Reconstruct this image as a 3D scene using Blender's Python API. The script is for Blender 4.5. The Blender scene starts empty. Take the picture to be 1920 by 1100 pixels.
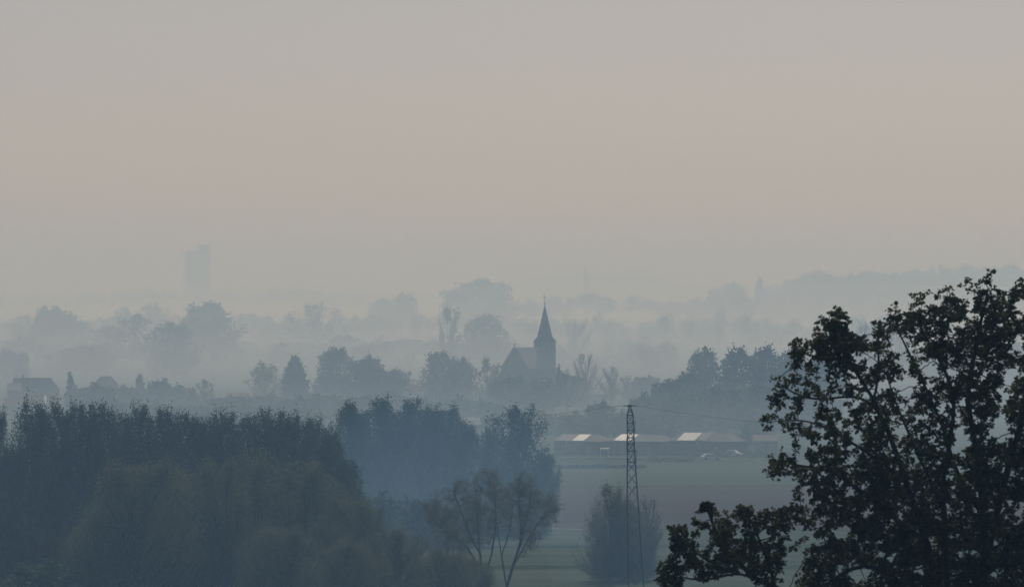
import bpy, math, random
import numpy as np

S = bpy.context.scene
COL = S.collection
R = math.radians

# ------------------------------------------------------------------ camera
CAM_Z = 36.0
F_PX = 12198.0            # focal length in pixels of a 1920 px wide frame
HORIZON = 540.0           # row of the horizon in the 1920 x 1100 frame
cd = bpy.data.cameras.new('camera')
cd.sensor_width = 36.0
cd.lens = 36.0 * F_PX / 1920.0
cd.clip_start = 1.0
cd.clip_end = 40000.0
cam = bpy.data.objects.new('camera', cd)
COL.objects.link(cam)
cam.location = (0, 0, CAM_Z)
cam.rotation_euler = (R(90) - (550.0 - HORIZON) / F_PX, 0, 0)
S.camera = cam
cd.dof.use_dof = True
cd.dof.focus_distance = 1300.0
cd.dof.aperture_fstop = 9.0

# ------------------------------------------------------------------ sky and sun
SUN_EL, SUN_AZ = R(38), R(5)       # hazy sun ahead of the camera, a little to the right
w = bpy.data.worlds.new('World')
S.world = w
w.use_nodes = True
nt = w.node_tree
bg = nt.nodes['Background']
sky = nt.nodes.new('ShaderNodeTexSky')
sky.sky_type = 'NISHITA'
sky.sun_disc = False
sky.sun_elevation = SUN_EL
sky.sun_rotation = SUN_AZ
sky.altitude = 50
sky.air_density = 0.36
sky.dust_density = 1.6
sky.ozone_density = 1.75
nt.links.new(sky.outputs[0], bg.inputs[0])
bg.inputs[1].default_value = 0.05

sd = bpy.data.lights.new('sun', 'SUN')
sd.energy = 3.7
sd.angle = R(0.5)
sd.color = (1.0, 0.953, 0.852)
sun = bpy.data.objects.new('sun', sd)
COL.objects.link(sun)
sun.rotation_euler = (-(R(90) - SUN_EL), 0, -SUN_AZ)
sun.location = (0, 0, 200)

S.view_settings.view_transform = 'Standard'
S.view_settings.look = 'None'
S.view_settings.gamma = 1.0
S.view_settings.exposure = -0.5
S.view_settings.use_curve_mapping = False
S.render.engine = 'CYCLES'
S.cycles.use_denoising = True
S.cycles.max_bounces = 6
S.cycles.diffuse_bounces = 2
S.cycles.volume_bounces = 1
S.cycles.transparent_max_bounces = 8

HAZE = (0.38, 0.64, 1.0)
HAZE_DENSITY = 0.00031
HAZE_G = 0.2


# ------------------------------------------------------------------ helpers
def depth_of(y):
    return CAM_Z * F_PX / (y - HORIZON)


def PX(d):
    return d / F_PX


def X(px, d):
    return (px - 960.0) * d / F_PX


def Z(py, d):
    return CAM_Z - (py - HORIZON) * d / F_PX


def tag(o, label=None, cat=None, group=None, kind=None):
    if label: o['label'] = label
    if cat: o['category'] = cat
    if group: o['group'] = group
    if kind: o['kind'] = kind
    return o


def mesh_np(name, V, F, mat=None, smooth=False):
    """V (n,3) array, F (m,k) array of equal-sized faces, or list of such arrays."""
    if not isinstance(F, (list, tuple)): F = [F]
    F = [np.asarray(f, dtype=np.int32) for f in F if len(f)]
    me = bpy.data.meshes.new(name)
    V = np.ascontiguousarray(V, dtype=np.float32)
    me.vertices.add(len(V))
    me.vertices.foreach_set('co', V.ravel())
    loops = np.concatenate([f.ravel() for f in F])
    tot = np.concatenate([np.full(len(f), f.shape[1], dtype=np.int32) for f in F])
    start = np.concatenate([[0], np.cumsum(tot)[:-1]]).astype(np.int32)
    me.loops.add(len(loops))
    me.loops.foreach_set('vertex_index', loops)
    me.polygons.add(len(tot))
    me.polygons.foreach_set('loop_start', start)
    me.polygons.foreach_set('loop_total', tot)
    if smooth: me.polygons.foreach_set('use_smooth', np.ones(len(tot), dtype=bool))
    me.update(calc_edges=True)
    if mat: me.materials.append(mat)
    return me


def link(name, me, parent=None, loc=None):
    o = bpy.data.objects.new(name, me)
    COL.objects.link(o)
    if parent: o.parent = parent
    if loc is not None: o.location = loc
    return o


def empty(name, loc, rz=0.0):
    o = bpy.data.objects.new(name, None)
    COL.objects.link(o)
    o.location = loc
    o.rotation_euler = (0, 0, rz)
    return o


class MB:
    """collects boxes, bars and loose faces into one mesh"""
    def __init__(s): s.v, s.f = [], []

    def face(s, pts):
        n = len(s.v); s.v += [tuple(p) for p in pts]; s.f.append(tuple(range(n, n + len(pts)))); return s

    def hexa(s, p):      # 8 points: bottom 4 ccw, top 4 ccw
        n = len(s.v); s.v += [tuple(q) for q in p]
        for q in ((3, 2, 1, 0), (4, 5, 6, 7), (0, 1, 5, 4), (1, 2, 6, 5), (2, 3, 7, 6), (3, 0, 4, 7)):
            s.f.append(tuple(n + i for i in q))
        return s

    def box(s, x0, x1, y0, y1, z0, z1):
        return s.hexa([(x0, y0, z0), (x1, y0, z0), (x1, y1, z0), (x0, y1, z0), (x0, y0, z1), (x1, y0, z1), (x1, y1, z1), (x0, y1, z1)])

    def bar(s, a, b, r, r2=None, n=4):
        a = np.array(a, float); b = np.array(b, float); r2 = r if r2 is None else r2
        d = b - a; L = np.linalg.norm(d)
        if L < 1e-6: return s
        d /= L
        u = np.cross(d, (0, 0, 1) if abs(d[2]) < .9 else (1, 0, 0)); u /= np.linalg.norm(u); v = np.cross(d, u)
        k = len(s.v)
        for c, rr in ((a, r), (b, r2)):
            for i in range(n):
                t = 2 * math.pi * (i + .5) / n
                s.v.append(tuple(c + rr * (math.cos(t) * u + math.sin(t) * v)))
        for i in range(n):
            j = (i + 1) % n
            s.f.append((k + i, k + j, k + n + j, k + n + i))
        s.f.append(tuple(k + i for i in reversed(range(n))))
        s.f.append(tuple(k + n + i for i in range(n)))
        return s

    def mesh(s, name, mat):
        me = bpy.data.meshes.new(name); me.from_pydata(s.v, [], s.f); me.update(); me.materials.append(mat); return me

    def build(s, name, mat, parent=None, loc=None):
        return link(name, s.mesh(name, mat), parent, loc)


def new_mat(name):
    m = bpy.data.materials.new(name); m.use_nodes = True
    return m, m.node_tree, m.node_tree.nodes['Principled BSDF']


def noisy(name, c1, c2, scale=1.0, rough=.8, detail=4, bump=0.0, stretch=None, spec=.3):
    m, t, b = new_mat(name)
    tc = t.nodes.new('ShaderNodeTexCoord')
    n = t.nodes.new('ShaderNodeTexNoise'); n.inputs['Scale'].default_value = scale; n.inputs['Detail'].default_value = detail
    src = tc.outputs['Object']
    if stretch:
        mp = t.nodes.new('ShaderNodeMapping'); mp.inputs['Scale'].default_value = stretch
        t.links.new(src, mp.inputs[0]); src = mp.outputs[0]
    t.links.new(src, n.inputs['Vector'])
    r = t.nodes.new('ShaderNodeValToRGB')
    r.color_ramp.elements[0].position = .3; r.color_ramp.elements[1].position = .7
    r.color_ramp.elements[0].color = (*c1, 1); r.color_ramp.elements[1].color = (*c2, 1)
    t.links.new(n.outputs['Fac'], r.inputs[0]); t.links.new(r.outputs[0], b.inputs['Base Color'])
    b.inputs['Roughness'].default_value = rough
    b.inputs['Specular IOR Level'].default_value = spec
    if bump:
        bp = t.nodes.new('ShaderNodeBump'); bp.inputs['Strength'].default_value = bump
        t.links.new(n.outputs['Fac'], bp.inputs['Height']); t.links.new(bp.outputs[0], b.inputs['Normal'])
    return m


def rows(m, spacing, amount):
    '''drill rows and mown strips running across the field'''
    t = m.node_tree; b = t.nodes['Principled BSDF']
    ramp = [n for n in t.nodes if n.type == 'VALTORGB'][0]; tc = [n for n in t.nodes if n.type == 'TEX_COORD'][0]
    wv = t.nodes.new('ShaderNodeTexWave'); wv.bands_direction = 'Y'; wv.inputs['Scale'].default_value = .314 / spacing
    wv.inputs['Distortion'].default_value = 2.2; wv.inputs['Detail'].default_value = 3; wv.inputs['Detail Scale'].default_value = .25
    t.links.new(tc.outputs['Object'], wv.inputs['Vector'])
    mr = t.nodes.new('ShaderNodeMapRange'); mr.inputs['To Min'].default_value = 1 - amount; mr.inputs['To Max'].default_value = 1 + amount
    t.links.new(wv.outputs['Fac'], mr.inputs['Value'])
    mx = t.nodes.new('ShaderNodeVectorMath'); mx.operation = 'SCALE'
    t.links.new(ramp.outputs[0], mx.inputs[0]); t.links.new(mr.outputs[0], mx.inputs['Scale']); t.links.new(mx.outputs[0], b.inputs['Base Color'])


def leafy(name, c1, c2, scale=.6, trans=.35):
    """foliage: diffuse leaf with some light passing through"""
    m = noisy(name, c1, c2, scale, rough=.75, spec=.12)
    t = m.node_tree; b = t.nodes['Principled BSDF']; out = t.nodes['Material Output']
    ramp = [n for n in t.nodes if n.type == 'VALTORGB'][0]
    tr = t.nodes.new('ShaderNodeBsdfTranslucent'); t.links.new(ramp.outputs[0], tr.inputs[0])
    mx = t.nodes.new('ShaderNodeMixShader'); mx.inputs[0].default_value = trans
    t.links.new(b.outputs[0], mx.inputs[1]); t.links.new(tr.outputs[0], mx.inputs[2]); t.links.new(mx.outputs[0], out.inputs['Surface'])
    return m


M = {
    'bark': noisy('bark', (.045, .038, .03), (.09, .078, .062), 4, stretch=(1, 1, .2), bump=.3),
    'bark_dark': noisy('bark_dark', (.018, .015, .013), (.04, .034, .028), 9, stretch=(1, 1, .2), bump=.4),
    'twig_pale': noisy('twig_pale', (.10, .09, .075), (.17, .15, .125), 2),
    'twig': noisy('twig_brown', (.05, .038, .032), (.085, .066, .055), 2),
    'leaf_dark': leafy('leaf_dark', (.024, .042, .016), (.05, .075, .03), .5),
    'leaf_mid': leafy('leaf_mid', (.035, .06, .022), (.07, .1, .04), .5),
    'leaf_olive': leafy('leaf_olive', (.085, .10, .056), (.135, .15, .085), .22, .4),
    'leaf_pale': leafy('leaf_pale', (.11, .115, .07), (.16, .165, .10), .5, .4),
    'leaf_yellow': leafy('leaf_yellow', (.14, .135, .05), (.22, .2, .085), .5),
    'leaf_copper': leafy('leaf_copper', (.05, .03, .028), (.085, .05, .045), .5),
    'leaf_yew': leafy('leaf_yew', (.016, .028, .016), (.032, .048, .026), .8, .15),
    'leaf_front': leafy('leaf_front', (.022, .033, .006), (.075, .076, .012), 1.4, .38),
    'grass': noisy('grass', (.036, .056, .028), (.062, .085, .045), .03, 1, 8, spec=0),
    'meadow': noisy('meadow', (.068, .090, .066), (.098, .122, .09), .03, 1, 9, stretch=(.35, 1, 1), spec=0),
    'plough': noisy('ploughed_soil', (.080, .073, .074), (.11, .099, .098), .05, 1, 9, stretch=(.2, 1, 1), spec=0),
    'track': noisy('track_gravel', (.14, .13, .11), (.2, .19, .16), .3, 1, spec=0),
    'hill': noisy('hill_green', (.03, .04, .025), (.05, .06, .035), .004, 1, 8, spec=0),
    'stone': noisy('church_stone', (.11, .10, .088), (.19, .17, .15), .6, .9, 8),
    'slate': noisy('slate', (.035, .038, .042), (.06, .064, .07), 1.2, .8, 6, spec=.15),
    'slate_grey': noisy('slate_grey', (.19, .2, .205), (.26, .27, .275), 1.2, .8, 6, spec=.15),
    'tile': noisy('red_tile', (.16, .075, .055), (.24, .12, .09), .9, .85, 6, spec=.1),
    'tile_dark': noisy('dark_tile', (.18, .135, .12), (.26, .2, .18), .9, .85, 6, spec=.1),
    'render': noisy('pale_render', (.5, .48, .43), (.62, .6, .55), .8, .85, 6),
    'brick': noisy('red_brick', (.22, .11, .085), (.32, .17, .13), 1.5, .85, 8),
    'white': noisy('white_paint', (.72, .72, .70), (.82, .82, .80), 1.0, .4, 5),
    'pale_roof': noisy('pale_grey_roof', (.3, .3, .28), (.38, .38, .35), .8, .8, 5, spec=.1),
    'pink': noisy('pale_brick', (.26, .19, .17), (.34, .26, .23), 1.5, .9, 6, spec=.1),
    'sheet': noisy('white_sheet_and_glint', (.55, .56, .56), (.66, .66, .66), .8, .4, 5, spec=.4),  # plain white sheeting; its white also serves as painted glint on some roofs
    'sheet_grey': noisy('grey_sheet', (.08, .095, .105), (.12, .135, .145), .8, .8, 5, spec=.1),
    'dark_wall': noisy('dark_boards', (.05, .064, .08), (.08, .098, .118), 1.0, .8, 5, stretch=(3, 3, .3)),
    'concrete': noisy('concrete', (.4, .38, .36), (.5, .48, .45), .15, .85, 6),
    'steel': noisy('galvanised_steel', (.045, .05, .055), (.08, .085, .09), 3.0, .8, 4, spec=.1),
    'glass': noisy('window_glass', (.02, .024, .028), (.04, .045, .05), 1.0, .08, 2, spec=.5),
    'wood': noisy('weathered_wood', (.15, .13, .11), (.24, .21, .18), 2, .85),
    'rubber': noisy('rubber', (.02, .02, .02), (.035, .035, .035), 6, .8),
}

rows(M['meadow'], 19, .08)
rows(M['plough'], 13, .07)

# ------------------------------------------------------------------ air
hz = MB().box(-2700, 2700, -640, 13800, -1.0, 96.0)
hm = bpy.data.materials.new('haze'); hm.use_nodes = True
ht = hm.node_tree
ht.nodes.remove(ht.nodes['Principled BSDF'])
pv = ht.nodes.new('ShaderNodeVolumePrincipled')
pv.inputs['Color'].default_value = (*HAZE, 1)
pv.inputs['Density'].default_value = HAZE_DENSITY
pv.inputs['Anisotropy'].default_value = HAZE_G
pv.inputs['Absorption Color'].default_value = (1, 1, 1, 1)
ht.links.new(pv.outputs[0], ht.nodes['Material Output'].inputs['Volume'])
tag(hz.build('haze', hm), kind='stuff')


def mist(x0, x1, y0, y1, z1, density, color):
    '''a bank of pale valley mist lying on the ground within the haze'''
    m = bpy.data.materials.new('mist'); m.use_nodes = True
    t = m.node_tree; t.nodes.remove(t.nodes['Principled BSDF'])
    p = t.nodes.new('ShaderNodeVolumePrincipled')
    p.inputs['Color'].default_value = (*color, 1); p.inputs['Density'].default_value = density
    p.inputs['Anisotropy'].default_value = HAZE_G; p.inputs['Absorption Color'].default_value = (1, 1, 1, 1)
    t.links.new(p.outputs[0], t.nodes['Material Output'].inputs['Volume'])
    tag(MB().box(x0, x1, y0, y1, -.8, z1).build('mist', m), kind='stuff')


mist(-2600, 2600, 1030, 1438, 16.0, 0.00062, (.68, .83, 1))
mist(-2660, 2660, 1445, 2560, 47.0, 0.00050, (.68, .82, 1))
mist(-2655, 2655, 1450, 2550, 20.0, 0.00022, (.72, .84, 1))
mist(-2650, 2650, 2120, 13700, 93.0, 0.00012, (.96, .92, 1))
mist(-2640, 2640, 2130, 13680, 38.0, 0.00006, (.96, .92, 1))
mist(-2635, 2635, 2140, 13660, 27.0, 0.00007, (.96, .92, 1))
mist(-2630, 2630, 2150, 13640, 17.0, 0.00009, (.96, .92, 1))
mist(-2625, 2625, 2160, 13620, 9.0, 0.00012, (.96, .92, 1))


def smoke(px, d, a, b, c, z, density):
    '''a drifting puff of bluish smoke, soft at its rounded edge'''
    me = bpy.data.meshes.new('smoke')
    V, F = [], []
    n, m = 28, 14
    for j in range(m + 1):
        t = math.pi * j / m
        for i in range(n):
            p = 2 * math.pi * i / n
            V.append((a * math.sin(t) * math.cos(p) * (1 + .12 * math.sin(3 * p)), b * math.sin(t) * math.sin(p), c * math.cos(t)))
    for j in range(m):
        for i in range(n): F.append((j * n + i, (j + 1) * n + i, (j + 1) * n + (i + 1) % n, j * n + (i + 1) % n))
    me.from_pydata(V, [], F); me.update()
    mt = bpy.data.materials.new('smoke'); mt.use_nodes = True
    t = mt.node_tree; t.nodes.remove(t.nodes['Principled BSDF'])
    p = t.nodes.new('ShaderNodeVolumePrincipled')
    p.inputs['Color'].default_value = (.34, .60, 1, 1); p.inputs['Density'].default_value = density
    p.inputs['Anisotropy'].default_value = HAZE_G; p.inputs['Absorption Color'].default_value = (1, 1, 1, 1)
    t.links.new(p.outputs[0], t.nodes['Material Output'].inputs['Volume']); me.materials.append(mt)
    tag(link('smoke', me, None, (X(px, d), d, z)), kind='stuff')


smoke(830, 908, 25, 42, 19, 3, .0032)
smoke(735, 902, 15, 32, 11, 2, .0009)
smoke(1185, 790, 10, 14, 7, 3, .0030)
smoke(560, 800, 24, 16, 7, 2, .0016)


# ------------------------------------------------------------------ terrain
def smooth(a, b, x):
    t = np.clip((x - a) / (b - a), 0, 1)
    return t * t * (3 - 2 * t)


def ground_z(x, y):
    x = np.asarray(x, float); y = np.asarray(y, float)
    return 34.3 * (1 - smooth(0, 450, np.abs(y)))


def grid(name, xs, ys, zf, mat):
    xs = np.asarray(xs, float); ys = np.asarray(ys, float)
    gx, gy = np.meshgrid(xs, ys)
    gz = zf(gx, gy)
    V = np.stack([gx.ravel(), gy.ravel(), gz.ravel()], 1)
    nx, ny = len(xs), len(ys)
    i = np.arange((nx - 1) * (ny - 1)); r = i // (nx - 1); c = i % (nx - 1)
    a = r * nx + c
    F = np.stack([a, a + 1, a + nx + 1, a + nx], 1)
    return mesh_np(name, V, F, mat, True)


ys = np.concatenate([np.arange(-600, 500, 20), np.arange(500, 3000, 100), np.arange(3000, 13501, 500)])
tag(link('ground', grid('ground', np.arange(-2600, 2601, 100), ys, ground_z, M['grass'])), kind='structure')


def ridge(name, d0, d1, prof, xr=2400, seed=0, mat='hill'):
    """a long hill whose crest follows prof: list of (pixel x, pixel y) seen from the viewpoint"""
    dm = (d0 + d1) / 2
    px = np.array([p[0] for p in prof]); py = np.array([p[1] for p in prof])
    wx = X(px, dm); wz = Z(py, dm)

    def zf(x, y):
        c = np.interp(x, wx, wz)
        t = (y - d0) / (d1 - d0)
        s = np.sin(np.clip(t, 0, 1) * math.pi) ** .8
        n = 2.0 * np.sin(x * .011 + seed) + 1.4 * np.sin(x * .027 + 2 * seed)
        return (c + n) * s - .6
    return tag(link(name, grid(name, np.arange(-xr, xr + 1, 40), np.linspace(d0, d1, 15), zf, M[mat])), kind='structure')


ridge('hills', 11200, 13400, [(-1500, 545), (0, 548), (500, 546), (900, 545), (1020, 520), (1080, 512), (1150, 510), (1215, 513), (1260, 530), (1400, 536), (3000, 536)], seed=1)
ridge('hill', 6300, 7700, [(-2500, 604), (1240, 602), (1340, 575), (1440, 545), (1500, 528), (1600, 520), (1760, 514), (1950, 516), (4000, 520)], seed=2)


def field(name, pts, mat, z):
    """a flat sheet through pixel points on the valley floor"""
    V = [(X(x, depth_of(y)), depth_of(y), z) for x, y in pts]
    return tag(MB().face(V).build(name, M[mat]), kind='structure')


field('meadow', [(-900, 1300), (2800, 1300), (2600, 998), (-700, 986)], 'meadow', .02)
field('ploughed_field', [(-600, 982), (2500, 997), (2400, 906), (-500, 922)], 'plough', .02)
field('field', [(-500, 920), (2400, 904), (2300, 864), (-400, 872)], 'meadow', .02)
field('path', [(1000, 991.5), (1080, 993), (1110, 995), (1110, 992.5), (1080, 990.5), (1000, 989)], 'track', .05)
field('field_strip', [(300, 1066), (2600, 1068), (2600, 1058), (300, 1060)], 'grass', .05)
field('field_strip', [(300, 1030), (2600, 1020), (2600, 1015), (300, 1026)], 'grass', .05)

# ------------------------------------------------------------------ trees
def unit(v):
    return v / np.maximum(np.linalg.norm(v, axis=-1, keepdims=True), 1e-9)


def leaf_quads(P, size, rng, aspect=.62, up=0.0):
    """a rhombic leaf-sized face at every point, randomly turned"""
    n = len(P)
    u = rng.normal(size=(n, 3)); u[:, 2] += up; u = unit(u)
    v = unit(np.cross(u, rng.normal(size=(n, 3))))
    s = (size * rng.uniform(.6, 1.3, (n, 1)))
    V = np.stack([P - u * s, P + v * s * aspect, P + u * s, P - v * s * aspect], 1).reshape(-1, 3)
    return V, np.arange(4 * n, dtype=np.int32).reshape(-1, 4)


def tubes(paths, sides=5):
    """paths: list of (points (k,3), radii (k,)) -> V, F"""
    VV, FF, n0 = [], [], 0
    ang = np.arange(sides) * 2 * math.pi / sides
    for P, r in paths:
        P = np.asarray(P, float); r = np.asarray(r, float)
        T = unit(np.gradient(P, axis=0))
        ref = np.array([1., 0, 0]) if abs(T[0][0]) < .8 else np.array([0, 1., 0])
        U = unit(np.cross(T, ref)); W = np.cross(T, U)
        ring = P[:, None] + r[:, None, None] * (np.cos(ang)[None, :, None] * U[:, None] + np.sin(ang)[None, :, None] * W[:, None])
        k = len(P); VV.append(ring.reshape(-1, 3))
        i = np.arange((k - 1) * sides); a = i // sides; b = i % sides
        FF.append(n0 + np.stack([a * sides + b, a * sides + (b + 1) % sides, (a + 1) * sides + (b + 1) % sides, (a + 1) * sides + b], 1))
        n0 += k * sides
    return np.concatenate(VV), np.concatenate(FF)


def bez(a, b, c, n):
    t = np.linspace(0, 1, n)[:, None]
    return (1 - t) ** 2 * a + 2 * t * (1 - t) * b + t * t * c


def profile(kind, h):
    """crown radius (0..1) at crown height h (0..1)"""
    h = np.clip(h, 0, 1)
    if kind == 'poplar': return np.where(h < .3, .7 + h, 1.0 - .15 * ((h - .3) / .7) ** 2 - .4 * ((h - .3) / .7) ** 9) * np.sqrt(np.clip((1.03 - h) * 9, 0, 1))
    if kind == 'spire': return np.where(h < .45, .55 + h, 1.0 - .25 * ((h - .45) / .55) ** 2 - .45 * ((h - .45) / .55) ** 8) * np.sqrt(np.clip((1.02 - h) * 6, 0, 1))
    if kind == 'yew': return np.sqrt(np.clip(1 - h ** 1.6, 0, 1)) * (.75 + .25 * np.sin(np.pi * np.clip(h + .2, 0, 1)))
    if kind == 'fir': return (1 - h) * .95 + .05
    return np.where(h > .42, np.clip(1 - (np.clip(h - .42, 0, 1) / .58) ** 2.5, 0, 1) ** .52, np.sqrt(np.clip(1 - ((.42 - h) / .66) ** 2, 0, 1)))   # round


def grow(seed, H, W, kind='round', base=.15, limbs=16, shoots=8, leaves=3000, size=.5, sigma=.6, up=.5, curl=.3, spike=0.0, bare=0.0, core=.25, lump=.25, sides=4, twig=.02, rt=.35):
    """returns (wood V, F), (leaf V, F) of one tree standing at the origin"""
    rng = np.random.default_rng(seed)
    top = H * .86
    k = 9
    tz = np.linspace(0, top, k)
    trunk = np.stack([np.cumsum(rng.normal(0, .012 * H, k)) * (tz > 0), np.cumsum(rng.normal(0, .012 * H, k)) * (tz > 0), tz], 1)
    paths = [(trunk, np.linspace(rt, .05, k))]
    cb = base * H
    pts = []
    lobes = rng.uniform(0, 2 * math.pi, 3)
    for i in range(limbs):
        az = i * 2.4 + rng.normal(0, .3)
        hh = (i + .5) / limbs
        hh = np.clip(hh + rng.normal(0, .05), .03, .985)
        lob = 1 + lump * math.sin(2 * az + lobes[0] + 4 * hh) * math.cos(3 * hh * math.pi + lobes[1]) + lump * .5 * rng.normal()
        rad = W / 2 * float(profile(kind, hh)) * lob * rng.uniform(.72, 1.0)
        tip = np.array([math.cos(az) * rad, math.sin(az) * rad, cb + hh * (H - cb)])
        z0 = max(cb * .5, tip[2] - rng.uniform(.6, 1.3) * rad * (0.4 + up * 1.4) - .08 * H)
        z0 = min(z0, top * .97)
        a = np.array([np.interp(z0, tz, trunk[:, 0]), np.interp(z0, tz, trunk[:, 1]), z0])
        mid = (a + tip) / 2 + np.array([math.cos(az) * rad * curl * .4, math.sin(az) * rad * curl * .4, -rad * .15 * up])
        P = bez(a, mid, tip, 7)
        P[1:-1] += rng.normal(0, .012 * H * .5, (5, 3))
        r0 = .05 + .28 * rt * np.linalg.norm(tip - a) / (.5 * H)
        paths.append((P, np.linspace(r0, twig, 7)))
        pts.append((P, .5, 1.2))
        for j in range(shoots):
            t = rng.uniform(.25, .98)
            q = P[min(6, int(t * 7))]
            d = unit(rng.normal(size=3) + np.array([math.cos(az), math.sin(az), 0]) * .6 + np.array([0, 0, up * 1.6]))
            L = rng.uniform(.35, 1.0) * (.16 * H * .5 + W * .14) * (1 + spike * rng.random())
            e = q + d * L
            e2 = e + np.array([0, 0, L * .35 * up])
            Q = bez(q, e, e2, 4)
            # keep inside the crown
            for g in (1, .75, .5, .3, .12):
                e3 = q + (e2 - q) * g
                hq = (e3[2] - cb) / (H - cb)
                if hq < 1.0 and math.hypot(e3[0], e3[1]) < W / 2 * float(profile(kind, max(hq, 0))) * max(lob, .8) * 1.06 + .2: break
            if rng.random() < .12 * spike: g = min(1, g * 2)
            Q = q + (Q - q) * g
            paths.append((Q, np.linspace(twig * 1.6, twig * .6, 4)))
            pts.append((Q, .0, 1.0))
    # leaves along limbs and shoots
    n_each = max(1, int(leaves * (1 - core) / max(1, len(pts))))
    LP = []
    for P, t0, wgt in pts:
        if rng.random() < bare: continue
        m = rng.poisson(n_each * wgt)
        t = rng.uniform(t0, 1, m) * (len(P) - 1)
        i = np.minimum(t.astype(int), len(P) - 2); f = (t - i)[:, None]
        LP.append(P[i] * (1 - f) + P[i + 1] * f + rng.normal(0, sigma, (m, 3)) * np.array([1, 1, 1 + .6 * up]) * (.55 + .45 * rng.random((m, 1))))
    if core > 0:
        m = int(leaves * core)
        h = rng.uniform(.04, .93, m); az = rng.uniform(0, 2 * math.pi, m)
        rad = W / 2 * profile(kind, h) * np.sqrt(rng.random(m)) * .86 * (1 + lump * np.sin(2 * az + lobes[0] + 4 * h) * np.cos(3 * h * math.pi + lobes[1]))
        LP.append(np.stack([np.cos(az) * rad, np.sin(az) * rad, cb + h * (H - cb)], 1))
    LP = np.concatenate(LP)
    LP = LP[LP[:, 2] > .4]
    return tubes(paths, sides), leaf_quads(LP, size, rng, up=up)


TREE = {}     # kind -> list of (wood mesh, crown mesh, H, W)


def variety(key, n, leafmat, barkmat='bark', **kw):
    TREE[key] = []
    for i in range(n):
        (wv, wf), (lv, lf) = grow(kw.get('seed', 1) + 17 * i, **{k: v for k, v in kw.items() if k != 'seed'})
        q = np.abs(lv[:, :2])
        We = np.percentile(q[:, 0], 97.5) + np.percentile(q[:, 1], 97.5)
        He = np.percentile(lv[:, 2], 99.7)
        TREE[key].append((mesh_np('trunk', wv, wf, M[barkmat], True), mesh_np('crown', lv, lf, M[leafmat]), He, We))


variety('broad', 4, 'leaf_mid', seed=3, H=20, W=18, limbs=26, shoots=7, leaves=5200, size=.52, sigma=.75, up=.35, core=.35)
variety('broad_dark', 3, 'leaf_dark', seed=103, H=20, W=16, limbs=26, shoots=7, leaves=5600, size=.48, sigma=.7, up=.45, core=.4)
variety('copper', 1, 'leaf_copper', seed=203, H=14, W=14, limbs=24, shoots=7, leaves=4800, size=.42, sigma=.55, up=.3, core=.4)
variety('yellow', 1, 'leaf_yellow', seed=303, H=14, W=9, limbs=20, shoots=7, leaves=2200, size=.36, sigma=.5, up=.5, core=.15)
variety('loose', 3, 'leaf_mid', seed=403, H=20, W=12, limbs=20, shoots=7, leaves=1900, size=.42, sigma=.55, up=.7, core=.06, lump=.35)
variety('brushy', 2, 'leaf_olive', seed=503, H=22, W=24, limbs=34, shoots=10, leaves=4200, size=.4, sigma=.6, up=1.2, core=.2, spike=.5)
variety('bare', 3, 'twig', 'twig', seed=603, H=18, W=14, limbs=20, shoots=22, leaves=700, size=.16, sigma=.4, up=1.0, core=0, twig=.05, curl=.1, base=.3)
variety('yew', 1, 'leaf_yew', seed=703, H=15, W=9, kind='yew', base=.03, limbs=40, shoots=5, leaves=5200, size=.34, sigma=.35, up=.4, core=.5, lump=.06)
variety('fir', 1, 'leaf_yew', seed=803, H=9, W=5, kind='fir', base=.03, limbs=40, shoots=3, leaves=1800, size=.3, sigma=.18, up=.0, core=.35, lump=.1)
variety('bush', 4, 'leaf_mid', seed=903, H=8, W=11, base=.02, limbs=20, shoots=6, leaves=2600, size=.42, sigma=.5, up=.3, core=.4)
variety('bush_dark', 2, 'leaf_dark', seed=953, H=8, W=11, base=.02, limbs=20, shoots=6, leaves=2800, size=.4, sigma=.5, up=.35, core=.4)
variety('poplar', 4, 'leaf_dark', seed=1003, H=21, W=6.6, kind='poplar', base=.05, limbs=60, shoots=7, leaves=26000, size=.13, sigma=.34, up=1.3, spike=.35, core=.2, lump=.25)
variety('clump', 4, 'leaf_dark', seed=1103, H=20, W=9, kind='round', base=.06, limbs=44, shoots=8, leaves=30000, size=.15, sigma=.42, up=1.0, spike=.3, core=.34, lump=.12)
variety('willow', 4, 'leaf_olive', seed=1203, H=16, W=13, base=.04, limbs=44, shoots=14, leaves=26000, size=.14, sigma=.5, up=.9, spike=.4, core=.3, lump=.2)
variety('airy', 2, 'leaf_dark', seed=1303, H=17, W=9, base=.08, limbs=34, shoots=9, leaves=20000, size=.155, sigma=.42, up=.8, spike=.4, core=.12, lump=.35)
variety('wispy', 3, 'leaf_olive', seed=1403, H=16, W=11, base=.06, limbs=30, shoots=16, leaves=11000, size=.12, sigma=.36, up=1.0, spike=.6, core=.05, lump=.45)

_count = {}
NAMES = {'broad': 'broadleaf_tree', 'broad_dark': 'broadleaf_tree', 'copper': 'copper_beech', 'yellow': 'flowering_tree', 'loose': 'sparse_tree', 'brushy': 'upright_tree',
         'bare': 'bare_tree', 'yew': 'yew_tree', 'fir': 'fir_tree', 'bush': 'bush', 'bush_dark': 'bush', 'poplar': 'poplar_tree', 'clump': 'poplar_tree', 'willow': 'willow_tree', 'airy': 'sparse_tree', 'wispy': 'twiggy_tree'}
trng = random.Random(5)


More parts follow.
